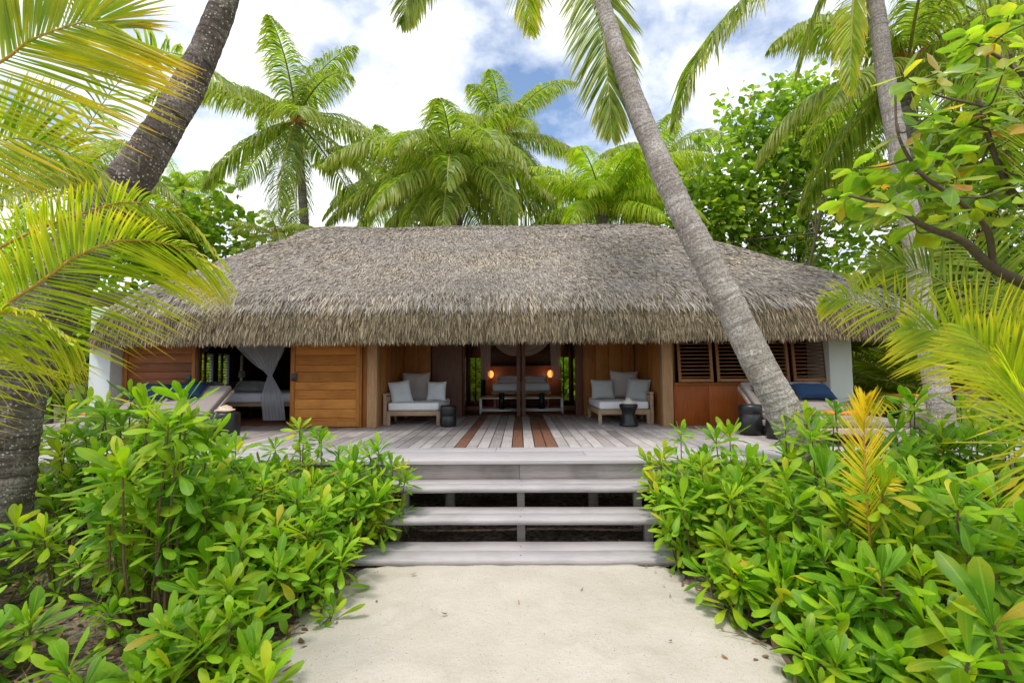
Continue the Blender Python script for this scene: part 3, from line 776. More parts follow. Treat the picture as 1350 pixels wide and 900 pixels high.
slide_door(162, 257, YW, 'darker reddish plank sliding door', M['doordark'], 249, 496)
slide_door(383, 474, YW - .06, 'bright orange brown plank sliding door', M['doorwood'], 388, 495)
b = MB(); b.box(fx(257), fx(261), YW, YW + .12, DZ, ZT); b.build('door_post', M['darkwood'], bg)
b = MB(); b.box(fx(474.5), fx(478), YW - .05, YW + .1, DZ, ZT); b.build('door_post', M['wallwood'], bg, bevel=.004)
b = MB(); b.box(fx(478.2), fx(485), YW + .01, YW + .1, DZ, ZT); b.build('wall_board', M['wallwood'], bg, bevel=.004)
b = MB(); b.box(X(484, YW - .1), X(497, YW - .1), YW - .1, YW + .1, DZ, ZT); b.build('post', M['postwood'], bg, bevel=.008)
b = MB(); b.box(X(873, YW - .1), X(887, YW - .1), YW - .1, YW + .1, DZ, ZT); b.build('post', M['postwood'], bg, bevel=.008)
xl, xr = fx(498), fx(872)
planks_side('alcove_wall', xl, YW + .02, YA, DZ, 3.9, .19, M['wallwood'], bg, -1)
planks_side('alcove_wall', xr, YW + .02, YA, DZ, 3.9, .19, M['wallwood'], bg, 1)
ax = lambda px: X(px, YA)
planks_v('alcove_wall', xl, ax(568), YA, DZ, 3.9, .36, M['wallwood'], bg)
planks_v('alcove_wall', ax(768), xr, YA, DZ, 3.9, .30, M['wallwood'], bg)
b = MB(); b.box(ax(570), ax(609), YA - .05, YA - .01, DZ, 3.9); b.build('sliding_panel', M['purple'], bg, bevel=.004)
b = MB(); b.box(ax(758), ax(768), YA - .05, YA + .04, DZ, 3.9); b.build('door_post', M['darkwood'], bg, bevel=.004)
b = MB(); b.box(ax(609.2), ax(613), YA - .03, YA + .05, DZ, 3.9); b.build('door_post', M['darkwood'], bg)
for pa, pb in ((681, 685.5), (688, 692.5)):
    b = MB(); b.box(ax(pa), ax(pb), YA - .03, YA + .05, DZ, 3.9); b.build('door_post', M['purple'], bg, bevel=.005)
b = MB(); b.box(ax(685.7), ax(687.8), YA, YA + .05, DZ, 3.9); b.build('door_post', M['darkwood'], bg)
for pa, pb in ((613.2, 680.8), (692.7, 757.8)):
    b = MB(); b.box(ax(pa), ax(pb), YA + .01, YA + .016, DZ + .02, 3.8); b.build('glass_door', M['glass'], bg)
# right bay: plank wall below, shutters above
zs_ = Z(509, YW)
planks_v('wall', fx(888), fx(1092), YW + .02, DZ, zs_, .62, M['redwall'], bg)
b = MB(); b.box(fx(888), fx(1092), YW - .01, YW + .06, zs_ + .002, zs_ + .05); b.build('window_sill', M['wallwood'], bg, bevel=.004)
b = MB(); b.box(fx(883), fx(889), YW + .0, YW + .06, zs_, ZT); b.build('window_post', M['wallwood'], bg)
for i, (pa, pb) in enumerate(((891, 936), (941, 988), (990, 1035), (1040, 1085))):
    s_ = MB(); xa, xb = fx(pa), fx(pb); zt, zb = ZT - .05, zs_ + .06; Lh = zt - zb
    Mx = Matrix.Translation((0, YW - .02, zt)) @ Matrix.Rotation(R(-5.5), 4, 'X')
    w_ = .055
    s_.box(xa, xa + w_, -.02, .02, -Lh, 0, Mx); s_.box(xb - w_, xb, -.02, .02, -Lh, 0, Mx)
    s_.box(xa + w_, xb - w_, -.019, .019, -Lh, -Lh + .06, Mx); s_.box(xa + w_, xb - w_, -.019, .019, -.06, 0, Mx)
    sh = s_.build('shutter', M['shutter'], bg, bevel=.004)
    l_ = MB(); z = -Lh + .10
    while z < -.07:
        Ms = Mx @ Matrix.Translation((0, 0, z)) @ Matrix.Rotation(R(28), 4, 'X')
        l_.box(xa + w_ - .004, xb - w_ + .004, -.021, .021, -.006, .006, Ms); z += .074
    l_.build('slats', M['shutter'], sh)
    if i < 3: p_ = MB(); xm = (fx(pb) + fx((941, 990, 1040)[i])) / 2; p_.box(xm - .03, xm + .03, YW + .03, YW + .1, zs_, ZT); p_.build('window_post', M['darkwood'], bg)
b = MB(); b.box(fx(1086), fx(1093), YW + .0, YW + .1, zs_ + .05, ZT); b.build('window_post', M['darkwood'], bg)

# ------------------------------------------------------------------ soft furnishings
def pillow_mb(w, h, t, Mx, mb, seed=0, n=14):
    V = []
    for sgn in (1, -1):
        for j in range(n + 1):
            for i in range(n + 1):
                u, v = 2 * i / n - 1, 2 * j / n - 1
                pin = 1 - .10 * (u * u * (1 - v * v) * 1.0 + v * v * (1 - u * u)) - .0
                px_, pz_ = u * w / 2 * (1 - .09 * (1 - v * v) * abs(u) ** 3 * 0 - .07 * (1 - abs(v)) ** .7 * abs(u) ** 2), v * h / 2 * (1 - .07 * (1 - abs(u)) ** .7 * abs(v) ** 2)
                f = max(0, (1 - u ** 4) * (1 - v ** 4)) ** .55
                wr = .05 * noise.noise(Vector((u * 2.2 + seed, v * 2.2, sgn)))
                V.append(Mx @ Vector((px_, sgn * (t / 2) * f * (1 + wr * 4), pz_)))
    Fc = []; m_ = (n + 1) ** 2
    for s_ in (0, 1):
        for j in range(n):
            for i in range(n):
                a = s_ * m_ + j * (n + 1) + i; q = (a, a + 1, a + n + 2, a + n + 1); Fc.append(q if s_ else q[::-1])
    mb.add([tuple(v) for v in V], Fc)
def pillow(px0, px1, py0, py1, Y, m, label, tilt=14, yaw=0, roll=0, t=.16, cat='pillow', name='pillow', group=None):
    xa, xb = X(px0, Y), X(px1, Y); za, zb = Z(py1, Y), Z(py0, Y)
    w, h = xb - xa, (zb - za) / math.cos(R(tilt))
    Mx = Matrix.Translation(((xa + xb) / 2, Y + math.sin(R(tilt)) * h / 2 - .0, (za + zb) / 2)) @ Matrix.Rotation(R(yaw), 4, 'Z') @ Matrix.Rotation(R(-tilt), 4, 'X') @ Matrix.Rotation(R(roll), 4, 'Y')
    b = MB(); pillow_mb(w, h, t, Mx, b, seed=px0)
    return solo(b.build(name, m, smooth=True), label, cat, group)
def slab(x0, x1, y0, y1, z0, z1, m, name, parent=None, rad=.05, seg=3):
    b = MB(); b.box(x0, x1, y0, y1, z0, z1); o = b.build(name, m, parent, smooth=True)
    bv = o.modifiers.new('bevel', 'BEVEL'); bv.width = rad; bv.segments = 4
    return o

def daybed(pa, pb, arm, label):
    Y0, Y1 = 10.15, 11.75
    xa, xb = X(pa, Y0), X(pb, Y0)
    r = thing('daybed', label, 'daybed', ((xa + xb) / 2, (Y0 + Y1) / 2, DZ), 'teak daybeds on the deck')
    za = DZ + .27
    f = MB(); f.box(xa, xb, Y0, Y0 + .05, za - .07, za + .03); f.box(xa, xb, Y1 - .05, Y1, za - .07, za + .03)
    f.box(xa, xa + .05, Y0 + .052, Y1 - .052, za - .07, za + .03); f.box(xb - .05, xb, Y0 + .052, Y1 - .052, za - .07, za + .03)
    f.build('frame', M['teak'], r, bevel=.006)
    for (lx, ly) in ((xa, Y0 - .003), (xb - .07, Y0 - .003), (xa, Y1 - .07), (xb - .07, Y1 - .07)):
        l = MB(); l.box(lx - .002, lx + .072, ly, ly + .07, DZ, za - .01 if (ly > Y0 + .1 or True) else za); l.build('leg', M['teak'], r, bevel=.006)
    ax_ = xa - .075 if arm < 0 else xb + .005
    a = MB()
    for yy in (Y0 - .01, Y1 - .75): a.box(ax_, ax_ + .07, yy, yy + .07, DZ, DZ + .62)
    a.box(ax_ - .005, ax_ + .075, Y0 - .015, Y1 - .65, DZ + .621, DZ + .665); a.box(ax_ + .01, ax_ + .06, Y0 + .06, Y1 - .75, DZ + .2, DZ + .6)
    a.build('armrest', M['teak'], r, bevel=.01)
    slab(xa + .02, xb - .02, Y0 + .01, Y1, za + .035, za + .20, M['cushwhite'], 'mattress', r, .045)
    return r
daybed(510, 580, -1, 'teak daybed with a left armrest and pale mattress, next to the grooved black stool')
daybed(788, 856, 1, 'teak daybed with a right armrest and pale mattress, behind the hourglass black stool')
sp = 'loose pillows on the teak daybeds'
pillow(529, 566, 490, 527, 11.35, M['cushtaupe'], 'large taupe back pillow standing on the left daybed', 12, 0, 0, .2, group=sp)
pillow(513, 542, 501, 531, 10.55, M['cushlight'], 'pale blue grey pillow leaning by the armrest of the left daybed', 16, 28, -8, .17, group=sp)
pillow(562, 588, 502, 527, 10.9, M['cushlight'], 'small light grey pillow on the right side of the left daybed', 12, -8, 0, .16, group=sp)
pillow(779, 810, 501, 526, 10.95, M['cushgrey'], 'dark grey pillow on the left side of the right daybed', 12, 6, 0, .16, group=sp)
pillow(805, 842, 490, 525, 11.25, M['cushtaupe'], 'tall taupe pillow in the middle of the right daybed', 12, 0, 2, .2, group=sp)
pillow(826, 857, 500, 529, 10.6, M['cushgrey'], 'blue grey pillow leaning by the armrest of the right daybed', 16, -24, 5, .17, group=sp)

# stools
def stool(px, pyb, Y, w, h, prof, label, cat='stool'):
    c = Vector((X(px, Y), Y, DZ)); b = MB()
    b.lathe([(0, 0)] + [(r_ * w / 2, z_ * h) for r_, z_ in prof] + [(0, prof[-1][1] * h)], c)
    return solo(b.build('stool', M['black'], smooth=True), label, cat, 'black round stools on the deck')
drum = [(.86, 0), (.97, .04), (1, .12), (1, .38), (.96, .45), (.9, .5), (.96, .55), (1, .62), (1, .88), (.97, .96), (.88, 1.), (.5, 1.0)]
hour = [(.97, 0), (1, .03), (1, .10), (.93, .17), (.76, .38), (.70, .55), (.76, .70), (.92, .82), (.98, .86), (.98, .98), (.92, 1.), (.4, 1.0)]
potp = [(.70, 0), (.86, .05), (.98, .25), (1.0, .42), (.96, .56), (.84, .66), (.80, .70), (.86, .74), (.88, .9), (.82, .99), (.70, 1.0), (.3, 1.0)]
barrel = [(.86, 0), (.93, .06), (.98, .3), (1, .55), (.97, .85), (.93, .98), (.86, 1.), (.4, 1.0)]
stool(591, 562, 9.95, .34, .43, drum, 'black drum stool with a grooved waist beside the left daybed')
stool(827.5, 561, 9.85, .37, .44, hour, 'black hourglass stool with white coral on top before the right daybed')
stool(987, 575, 8.5, .44, .52, potp, 'black jar shaped stool left of the leaning palm trunk')
stool(299, 582, 8.1, .46, .47, barrel, 'black barrel stool with a pink shell on top behind the left shrubs')
stool(1022, 578, 8.0, .36, .30, barrel, 'small low black stool half hidden at the foot of the leaning palm trunk')
b = MB(); c = Vector((X(827.5, 9.85), 9.85, DZ + .44))
b.lathe([(0, 0), (.125, .002), (.15, .02), (.11, .05), (.07, .085), (.03, .12), (0, .13)], c, 16)
V = b.v[0]
for i in range(len(V)): V[i] += np.array(noise.noise_vector(Vector(V[i]) * 16)) * .022 * (V[i][2] > c.z + .005)
solo(b.build('coral', M['shell']), 'heap of white coral on the hourglass stool', 'coral')
b = MB(); c = Vector((X(298, 8.1), 8.1, DZ + .47))
b.lathe([(0, 0), (.10, .003), (.155, .03), (.12, .055), (.10, .06), (.085, .09), (.05, .10), (.03, .125), (0, .13)], c, 16)
V = b.v[0]
for i in range(len(V)): V[i] += np.array(noise.noise_vector(Vector(V[i]) * 9)) * .045 * (V[i][2] > c.z + .005)
solo(b.build('seashell', M['seashell'], smooth=True), 'pinkish seashell on the barrel stool', 'shell')

# loungers
def lounger(x0, x1, label):
    Yh, Yk, Yf = 9.2, 8.45, 7.1
    zk = DZ + .30; zh = DZ + .80
    r = thing('double_lounger', label, 'sun lounger', ((x0 + x1) / 2, 8.1, DZ), 'double sun loungers on the deck')
    f = MB(); f.box(x0, x0 + .07, Yf, Yh + .0, zk - .12, zk - .03); f.box(x1 - .07, x1, Yf, Yh, zk - .12, zk - .03)
    f.box(x0 + .07, x1 - .07, Yf, Yf + .06, zk - .12, zk - .032); f.box(x0 + .07, x1 - .07, Yh - .06, Yh, zk - .12, zk - .032); f.build('frame', M['greyteak'], r, bevel=.008)
    for lx in (x0, x1 - .09):
        for ly in (Yf, Yh - .35): l = MB(); l.box(lx, lx + .09, ly, ly + .09, DZ, zk - .12); l.build('leg', M['greyteak'], r, bevel=.006)
    ang = math.atan2(zh - zk, Yh - Yk); Lb = math.hypot(zh - zk, Yh - Yk)
    Mx = Matrix.Translation((0, Yk, zk)) @ Matrix.Rotation(ang, 4, 'X')
    bk = MB(); bk.box(x0 + .0, x0 + .06, 0, Lb, -.06, -.0, Mx); bk.box(x1 - .06, x1, 0, Lb, -.06, -.0, Mx); bk.box(x0 + .06, x1 - .06, Lb - .06, Lb, -.058, -.0, Mx); bk.box(x0 + .06, x1 - .06, 0, Lb - .062, -.05, -.015, Mx)
    bk.build('backrest', M['greyteak'], r, bevel=.006)
    m1 = MB(); m1.box(x0 + .03, x1 - .03, .06, Lb + .02, .004, .10, Mx); o = m1.build('back_cushion', M['mattress'], r, smooth=True); v = o.modifiers.new('b', 'BEVEL'); v.width = .03; v.segments = 3
    slab(x0 + .03, x1 - .03, Yf + .02, Yk + .03, zk - .025, zk + .075, M['mattress'], 'mattress', r, .03)
    return Mx, zk, Lb
x0, x1 = X(972, 9.2), X(1081, 9.2)
Mx, zk, Lb = lounger(x0, x1, 'double sun lounger with navy pillows behind the leaning palm trunk')
def lpil(xc, w, Mx, label, y=.50, ro=0, h=.42):
    b = MB(); MM = Mx @ Matrix.Translation((xc, y, .17)) @ Matrix.Rotation(R(ro), 4, 'Z') @ Matrix.Rotation(R(-90), 4, 'X'); pillow_mb(w, h, .17, MM, b, seed=xc)
    solo(b.build('pillow', M['blue'], smooth=True), label, 'pillow', 'navy pillows on the sun loungers')
lpil(x0 + .42, .62, Mx, 'navy pillow left of the leaning palm trunk', ro=4)
lpil(x1 - .40, .66, Mx, 'navy pillow right of the leaning palm trunk', ro=-3)
slab(x0 + .5, x1 + .02, 7.98, 8.38, zk + .078, zk + .118, M['orange'], 'towel', None, .015)
solo(bpy.data.objects['towel'], 'folded orange towel on the lounger behind the leaning palm trunk', 'towel')
x0, x1 = X(190, 9.2), X(309, 9.2)
Mx, zk, Lb = lounger(x0, x1, 'double sun lounger with blue pillows behind the left shrubs')
lpil(x0 + .38, .68, Mx, 'navy pillow on the left half of the lounger behind the left shrubs', y=.62)
lpil(x0 + 1.05, .62, Mx, 'navy pillow on the right half of the lounger behind the left shrubs', y=.66, ro=5)
# low bench end with towel, right and left of the deck
def bench(px0, px1, Y, h, label, tl, d=.7, dy=0):
    xa, xb = X(px0, Y), X(px1, Y); r = thing('low_bench', label, 'bench', ((xa + xb) / 2, Y + d / 2, DZ), 'low wooden benches on the deck')
    b = MB()
    for lx in (xa, xb - .07):
        for ly in (Y, Y + d - .07):
            l = MB(); l.box(lx, lx + .07, ly, ly + .07, DZ, DZ + h - .05); l.build('leg', M['greyteak'], r)
    b.box(xa - .01, xb + .01, Y - .01, Y + d + .01, DZ + h - .048, DZ + h); b.build('seat', M['greyteak'], r, bevel=.006)
    b = MB(); b.box(xa + .072, xb - .072, Y + .01, Y + .04, DZ + .08, DZ + h - .05); b.build('panel', M['greyteak'], r)
    t_ = slab(xa + .01, xb - .03, Y + .02, Y + d * .7, DZ + h + .003, DZ + h + .055, M['orange'], 'towel', None, .02)
    solo(t_, tl, 'towel')
bench(1190, 1226, 9.0, .58, 'low wooden bench with an orange towel right of the white right pillar', 'orange towel on the low bench right of the white right pillar')
bench(1262, 1300, 9.3, .68, 'low wooden bench near the right edge behind the palm fronds', 'orange towel on the bench behind the right palm fronds')
bench(106, 152, 8.2, .42, 'low wooden bench with an orange towel before the white left pillar', 'orange towel on the bench before the white left pillar')

# ------------------------------------------------------------------ interiors
def bed(x0, x1, y0, y1, h, label, sheet=None):
    z0 = DZ
    r = thing('bed', label, 'bed', ((x0 + x1) / 2, (y0 + y1) / 2, z0))
    for lx in (x0 + .05, x1 - .12):
        for ly in (y0 + .05, y1 - .12): l = MB(); l.box(lx, lx + .07, ly, ly + .07, z0, z0 + h - .28); l.build('leg', M['teak'], r)
    f = MB(); f.box(x0, x1, y0, y1, z0 + h - .28, z0 + h - .20); f.build('frame', M['teak'], r, bevel=.005)
    slab(x0 + .02, x1 - .02, y0 + .02, y1 - .02, z0 + h - .195, z0 + h + .02, M['bedsheet'], 'mattress', r, .06)
    return r
# centre bed
Yb = 13.3
xa, xb = X(648, Yb), X(726, Yb)
hb = Z(506, Yb) - DZ
bed(xa, xb, Yb, 15.3, hb, 'white bed in the middle room behind the glass doors')
for (pa, pb, l) in ((654, 684, 'white bed pillow left of the middle door post'), (692, 722, 'white bed pillow right of the middle door post')):
    pillow(pa, pb, 496, 508, 14.6, M['bedsheet'], l, 35, 0, 0, .22)
b = MB(); b.box(X(640, 15.4), X(740, 15.4), 15.4, 15.5, DZ, Z(482, 15.4)); solo(b.build('headboard', M['purple'], bevel=.01), 'brown wooden headboard panel behind the middle bed', 'headboard')
# bench with white metal frame
Yn = 12.7; xa, xb = X(632, Yn), X(742, Yn); zt = Z(524, Yn)
r = thing('console_bench', 'white framed bench with brown top at the foot of the middle bed', 'bench', ((xa + xb) / 2, Yn, DZ))
b = MB(); b.box(xa, xb, Yn, Yn + .4, zt - .03, zt); b.box(xa, xb, Yn, Yn + .03, DZ + .06, DZ + .11); b.box(xa, xb, Yn + .37, Yn + .4, DZ + .06, DZ + .11); b.build('frame', M['whitemetal'], r)
for lx in (xa, xb - .035):
    for ly in (Yn, Yn + .365): l = MB(); l.box(lx - .001, lx + .036, ly - .002, ly + .036, DZ, zt - .031); l.build('leg', M['whitemetal'], r)
b = MB(); b.box(xa + .01, xb - .01, Yn + .01, Yn + .39, zt + .002, zt + .03); b.build('top', M['wallwood'], r)
for px in (661, 714):
    b = MB(); xx = X(px, Yn); b.box(xx - .07, xx + .07, Yn - .02, Yn + .2, DZ + .12, zt + .12); b.build('strap', M['black'], r)
# wall lamps
for (px, l) in ((647, 'glowing orange wall lamp left of the middle bed'), (725.5, 'glowing orange wall lamp right of the middle bed')):
    Yl = 15.3; c = Vector((X(px, Yl), Yl, Z(493, Yl)))
    r = thing('wall_lamp', l, 'lamp', c - Vector((0, 0, .15)), 'bedside wall lamps')
    b = MB(); b.lathe([(0, -.11), (.05, -.10), (.085, -.04), (.09, .03), (.06, .10), (0, .12)], c, 14); b.build('lamp_shade', M['glow'], r, smooth=True)
    b = MB(); b.box(c.x - .02, c.x + .02, c.y, 15.4, c.z - .16, c.z - .12); b.build('bracket', M['darkwood'], r)
    ld = bpy.data.lights.new('lamp', 'POINT'); ld.energy = 2; ld.color = (1, .42, .16); ld.shadow_soft_size = .1
    lo = bpy.data.objects.new('bulb_light', ld); COL.objects.link(lo); lo.location = (0, -.16, .15); lo.parent = r
# nets
def cloth(name, f, nu, nv, label):
    b = MB(); V = [f(i / nu, j / nv) for j in range(nv + 1) for i in range(nu + 1)]
    Fc = [(j * (nu + 1) + i, j * (nu + 1) + i + 1, (j + 1) * (nu + 1) + i + 1, (j + 1) * (nu + 1) + i) for j in range(nv) for i in range(nu)]
    b.add(V, Fc); return b
def swag(x0, z0, x1, z1, y, droop, width, mb, folds=7, n=40, top=0):
    for k in range(1):
        V = []; 
        for j in range(folds * 4 + 1):
            v = j / (folds * 4)
            for i in range(n + 1):
                u = i / n
                zc = z0 + (z1 - z0) * u - droop * 4 * u * (1 - u) * (.35 + .65 * v)
                V.append((x0 + (x1 - x0) * u, y + .035 * math.sin(v * folds * 6.28) + .03 * math.sin(u * 9 + v * 3), zc + (1 - v) * width * (.35 + .65 * (1 - u) if not top else 1)))
        m_ = n + 1; Fc = [(j * m_ + i, j * m_ + i + 1, (j + 1) * m_ + i + 1, (j + 1) * m_ + i) for j in range(folds * 4) for i in range(n)]
        mb.add(V, Fc)
def hang(xc, z0, z1, y, w0, w1, mb, folds=6, knot=None):
    V = []; n = 30; nu = folds * 6
    for j in range(n + 1):
        v = j / n; z = z1 + (z0 - z1) * v
        w = w0 + (w1 - w0) * v
        sk = 0
        if knot is not None:
            w = .09 + w0 * max(0, (z - knot) / (z1 - knot)) ** .9 if z > knot else min(w1, .09 + (knot - z) * .9)
            sk = -.22 * w0 * max(0, (z - knot) / (z1 - knot)) + (.12 * max(0, knot - z))
        for i in range(nu + 1):
            u = i / nu; V.append((xc + sk + (u - .5) * w, y + .03 * math.sin(u * folds * 6.28) * (.4 + .6 * v), z))
    m_ = nu + 1; mb.add(V, [(j * m_ + i, j * m_ + i + 1, (j + 1) * m_ + i + 1, (j + 1) * m_ + i) for j in range(n) for i in range(nu)])
nt_ = MB(); Yc = 13.9
x_c = X(686.5, Yc)
swag(X(640, Yc), 3.0, x_c, 2.35, Yc, .25, .9, nt_, top=1); swag(x_c, 2.35, X(735, Yc), 3.0, Yc + .02, .25, .9, nt_, top=1)
hang(X(640, Yc), Z(500, Yc), 3.2, Yc + .1, .35, .25, nt_); hang(X(733, Yc), Z(500, Yc), 3.2, Yc + .1, .35, .25, nt_)
solo(nt_.build('mosquito_net', M['net'], smooth=True), 'white net draped in swags above the middle bed', 'mosquito net')
# left room
Yq = 10.9
xa, xb = X(300, Yq), X(384, Yq)
bed(xa - .6, xb + .2, Yq, 12.9, Z(517, Yq) - DZ, 'white bed in the open left room behind the barrel stool')
pillow(262, 288, 503, 515, 12.3, M['bedsheet'], 'white bed pillow in the open left room, nearer the dark sliding door', 50, 0, 0, .25)
pillow(305, 345, 502, 515, 12.4, M['bedsheet'], 'white bed pillow in the open left room, nearer the tied net', 50, 0, 0, .25)
nt_ = MB(); Yc = 10.6; xk = X(356, Yc); zk_ = Z(492, Yc)
hang(xk, Z(552, Yc), 3.3, Yc, 1.9, .50, nt_, folds=7, knot=zk_)
swag(X(286, Yc), 3.05, xk, zk_ + .05, Yc + .05, .22, .45, nt_, folds=5)
swag(X(384, Yc), 3.0, xk, zk_ + .05, Yc + .08, .1, .5, nt_, folds=4)
solo(nt_.build('mosquito_net', M['net'], smooth=True), 'white net tied in a knot in the open left room', 'mosquito net')
nt_ = MB(); swag(X(300, 12.4), 3.1, X(258, 12.4), 2.3, 12.4, .1, .35, nt_, folds=4)
solo(nt_.build('mosquito_net', M['net'], smooth=True), 'white net strip slanting down beside the dark sliding door', 'mosquito net')
Yl = 13.0; c = Vector((X(319, Yl), Yl, Z(500, Yl)))
b = MB(); b.box(c.x - .2, c.x + .2, Yl - .2, Yl + .2, DZ, c.z - .01); solo(b.build('bedside_table', M['darkwood'], bevel=.01), 'dark bedside table in the open left room', 'table')
b = MB(); b.lathe([(0, 0), (.07, .0), (.02, .02), (.02, .1), (.09, .11), (.07, .28), (0, .28)], c, 14); solo(b.build('table_lamp', M['cushwhite'], smooth=True), 'small pale table lamp in the open left room', 'lamp')
# PART3
# ------------------------------------------------------------------ vegetation
def A(*ps): return [at(px, py, Y) for px, py, Y in ps]
def ground_under(px, py, Y):
    p = at(px, py, Y); return Vector((p.x, p.y, -.1))

# background palms
gb = 'coconut palms standing behind the bungalow'
def bgpalm(px, py, Y, bpx, rt, nf, Lpx, label, sd, **kw):
    c = at(px, py, Y); b0 = Vector((X(bpx, Y), Y + .3, -.1))
    L = Lpx * 1.13 / F * Y
    return palm('palm_tree', label, c, b0, rt * 1.5, rt, nf, L, L * kw.pop('lf', .25), sd, group=gb, width=kw.pop('width', .0050 * L), dens=int(kw.pop('dens', 60) * 1.85), sag=kw.pop('sag', .75), seg=4, **kw)
bgpalm(391, 158, 20, 420, .16, 16, 155, 'tall single coconut palm with a slim grey trunk left of the roof ridge', 11, el=(72, -48), bend=(40, 75), dens=64)
bgpalm(598, 228, 19.5, 612, .2, 30, 160, 'full low coconut palm rising above the middle of the roof ridge', 5, el=(72, -40), bend=(60, 100), dens=64)
bgpalm(662, 178, 27, 690, .18, 22, 118, 'thin taller palm just behind and right of the full middle palm', 8, el=(72, -50), bend=(50, 95))
bgpalm(795, 278, 18.6, 800, .2, 25, 130, 'bright yellowish palm between the middle palm and the leaning trunk', 21, el=(72, 5), bend=(45, 90), leafm=('palmlime', 'rachis'), dens=64)
bgpalm(528, 250, 25, 530, .2, 20, 110, 'palm showing behind the left fronds of the full middle palm', 41, el=(80, -30), bend=(60, 100))
bgpalm(868, 232, 23, 870, .2, 22, 115, 'palm partly hidden behind the leaning trunk above the roof', 43, el=(72, -30), bend=(50, 95))
bgpalm(238, 250, 22, 240, .15, 15, 62, 'small bright palm top right of the big foreground trunk', 51, el=(72, 5), bend=(35, 80), leafm=('palmlime', 'rachis'), dens=50)
bgpalm(366, 312, 18.5, 368, .12, 12, 62, 'small palm above the left slope of the roof beside the tall palm trunk', 53, el=(72, 0), bend=(45, 90), dens=44)
bgpalm(100, 235, 16, 95, .16, 16, 130, 'palm seen through the big yellow fronds on the left', 61, el=(72, -20), bend=(50, 90), dens=50)
bgpalm(1196, 88, 11.5, 1215, .16, 16, 215, 'palm with orange fibre in its crown behind the upright right trunk', 63, el=(82, -30), bend=(45, 85), dens=70)
bgpalm(1330, 60, 15, 1330, .16, 16, 180, 'palm in the top right corner behind the sea almond leaves', 67, el=(80, -30), bend=(45, 90), dens=56)

# leaning trunk in front of the deck
def near_palm(label, tp, radii, bark_, fronds, group=None, dens=80, leaf=.75, cat='palm tree', more=0, sd=1, Lm=4.2):
    P = A(*tp) if len(tp[0]) == 3 else tp
    root = thing('palm_tree', label, cat, (P[0].x, P[0].y, 0), group)
    C = spline(P, 320); u = np.linspace(0, 1, len(C)); rad = np.interp(u * (len(radii) - 1), range(len(radii)), radii)
    k = np.arange(len(C)); ph = np.cumsum(RNG.uniform(.10, .34, len(C))); rad = rad * (1 + .030 * (1 - (ph % 1.0)) + RNG.normal(0, .006, len(C)))
    b = MB(); b.tube(C, rad, 28)
    V = b.v[0]
    for i in range(len(V)):
        ax_ = C[min(i // 28, len(C) - 1)]; d = V[i] - ax_
        V[i] = ax_ + d * (1 + .07 * noise.noise(Vector(V[i] * 3.0)) + .035 * noise.noise(Vector(V[i] * 11)))
    b.build('trunk', M[bark_], root, smooth=True)
    for fr in fronds:
        make_frond(root, A(*fr['p']), fr.get('l', leaf), fr.get('n', dens), fr.get('m', ('palmg', 'rachis')), width=fr.get('w', .02), sag=fr.get('sag', .15), seg=5, side_hint=fr.get('s'), a0=fr.get('a0', 65), a1=fr.get('a1', 25), r0=fr.get('r', .022), vee=fr.get('vee', .1))
    c = P[-1]; rs = random.Random(sd)
    for i in range(more):
        az = rs.uniform(0, 6.28); make_frond(root, arc_frond(c, az, R(rs.uniform(48, 85)), Lm * .85, R(rs.uniform(30, 60))), leaf, 50, width=.022, sag=.15, seg=3)
    return root
near_palm('grey palm trunk leaning to the left right across the roof', [(1122, 705, 5.75), (1092, 640, 5.8), (1056, 580, 5.9), (1011, 500, 6.0), (961, 400, 6.1), (909, 300, 6.2), (862, 197, 6.35), (824, 100, 6.5), (791, 0, 6.7), (752, -110, 7.0)],
          [.27, .24, .212, .187, .177, .164, .148, .133, .12, .115], 'barkwarm',
          [dict(p=[(752, -110, 7.0), (772, -60, 6.8), (792, 20, 6.6), (801, 100, 6.5), (806, 176, 6.45)], l=.98, s=(1, .1, 0), a0=50, a1=22, sag=.10, w=.022, n=135),
           dict(p=[(752, -110, 7.0), (700, -100, 6.4), (690, -40, 6.0), (700, 42, 5.8)], l=.72, s=(1, .1, 0), a0=45, a1=20, m=('palmy', 'rachis'), w=.020, n=110),
           dict(p=[(752, -110, 7.0), (690, -150, 6.6), (610, -110, 6.2), (552, -45, 6.0), (530, 30, 5.9)], l=.85, a0=60, a1=22, s=(.75, .3, -.6), sag=.2, w=.021, n=130),
           dict(p=[(752, -110, 7.0), (800, -200, 7), (900, -180, 7), (960, -60, 7.1)], l=.7, sag=.25)], more=8, sd=4)
# upright right trunk
near_palm('upright mottled palm trunk right of the bungalow among green fronds', [(1258, 640, 7.2), (1240, 540, 7.2), (1222, 440, 7.3), (1204, 320, 7.4), (1188, 220, 7.5), (1167, 100, 7.6), (1153, 0, 7.7), (1138, -70, 7.8)],
          [.19, .16, .145, .135, .13, .125, .12, .11], 'barkwarm',
          [dict(p=[(1138, -70, 7.8), (1075, -75, 7.4), (990, -10, 7.0), (920, 75, 6.8), (888, 165, 6.7)], l=.95, a0=65, a1=30, sag=.42, w=.022, n=150),
           dict(p=[(1138, -70, 7.8), (1100, -30, 7.9), (1070, 30, 8.0), (1050, 100, 8.1)], l=.65, sag=.3),
           dict(p=[(1138, -70, 7.8), (1125, 0, 7.4), (1122, 60, 7.3), (1120, 120, 7.3)], l=.55, s=(1, .1, 0), a0=50, a1=22, m=('palmy', 'rachis')),
           dict(p=[(1138, -70, 7.8), (1240, -60, 7.4), (1330, 0, 7.1), (1400, 90, 7)], l=.75, a0=65, a1=30, sag=.4, n=90)], more=7, sd=9)
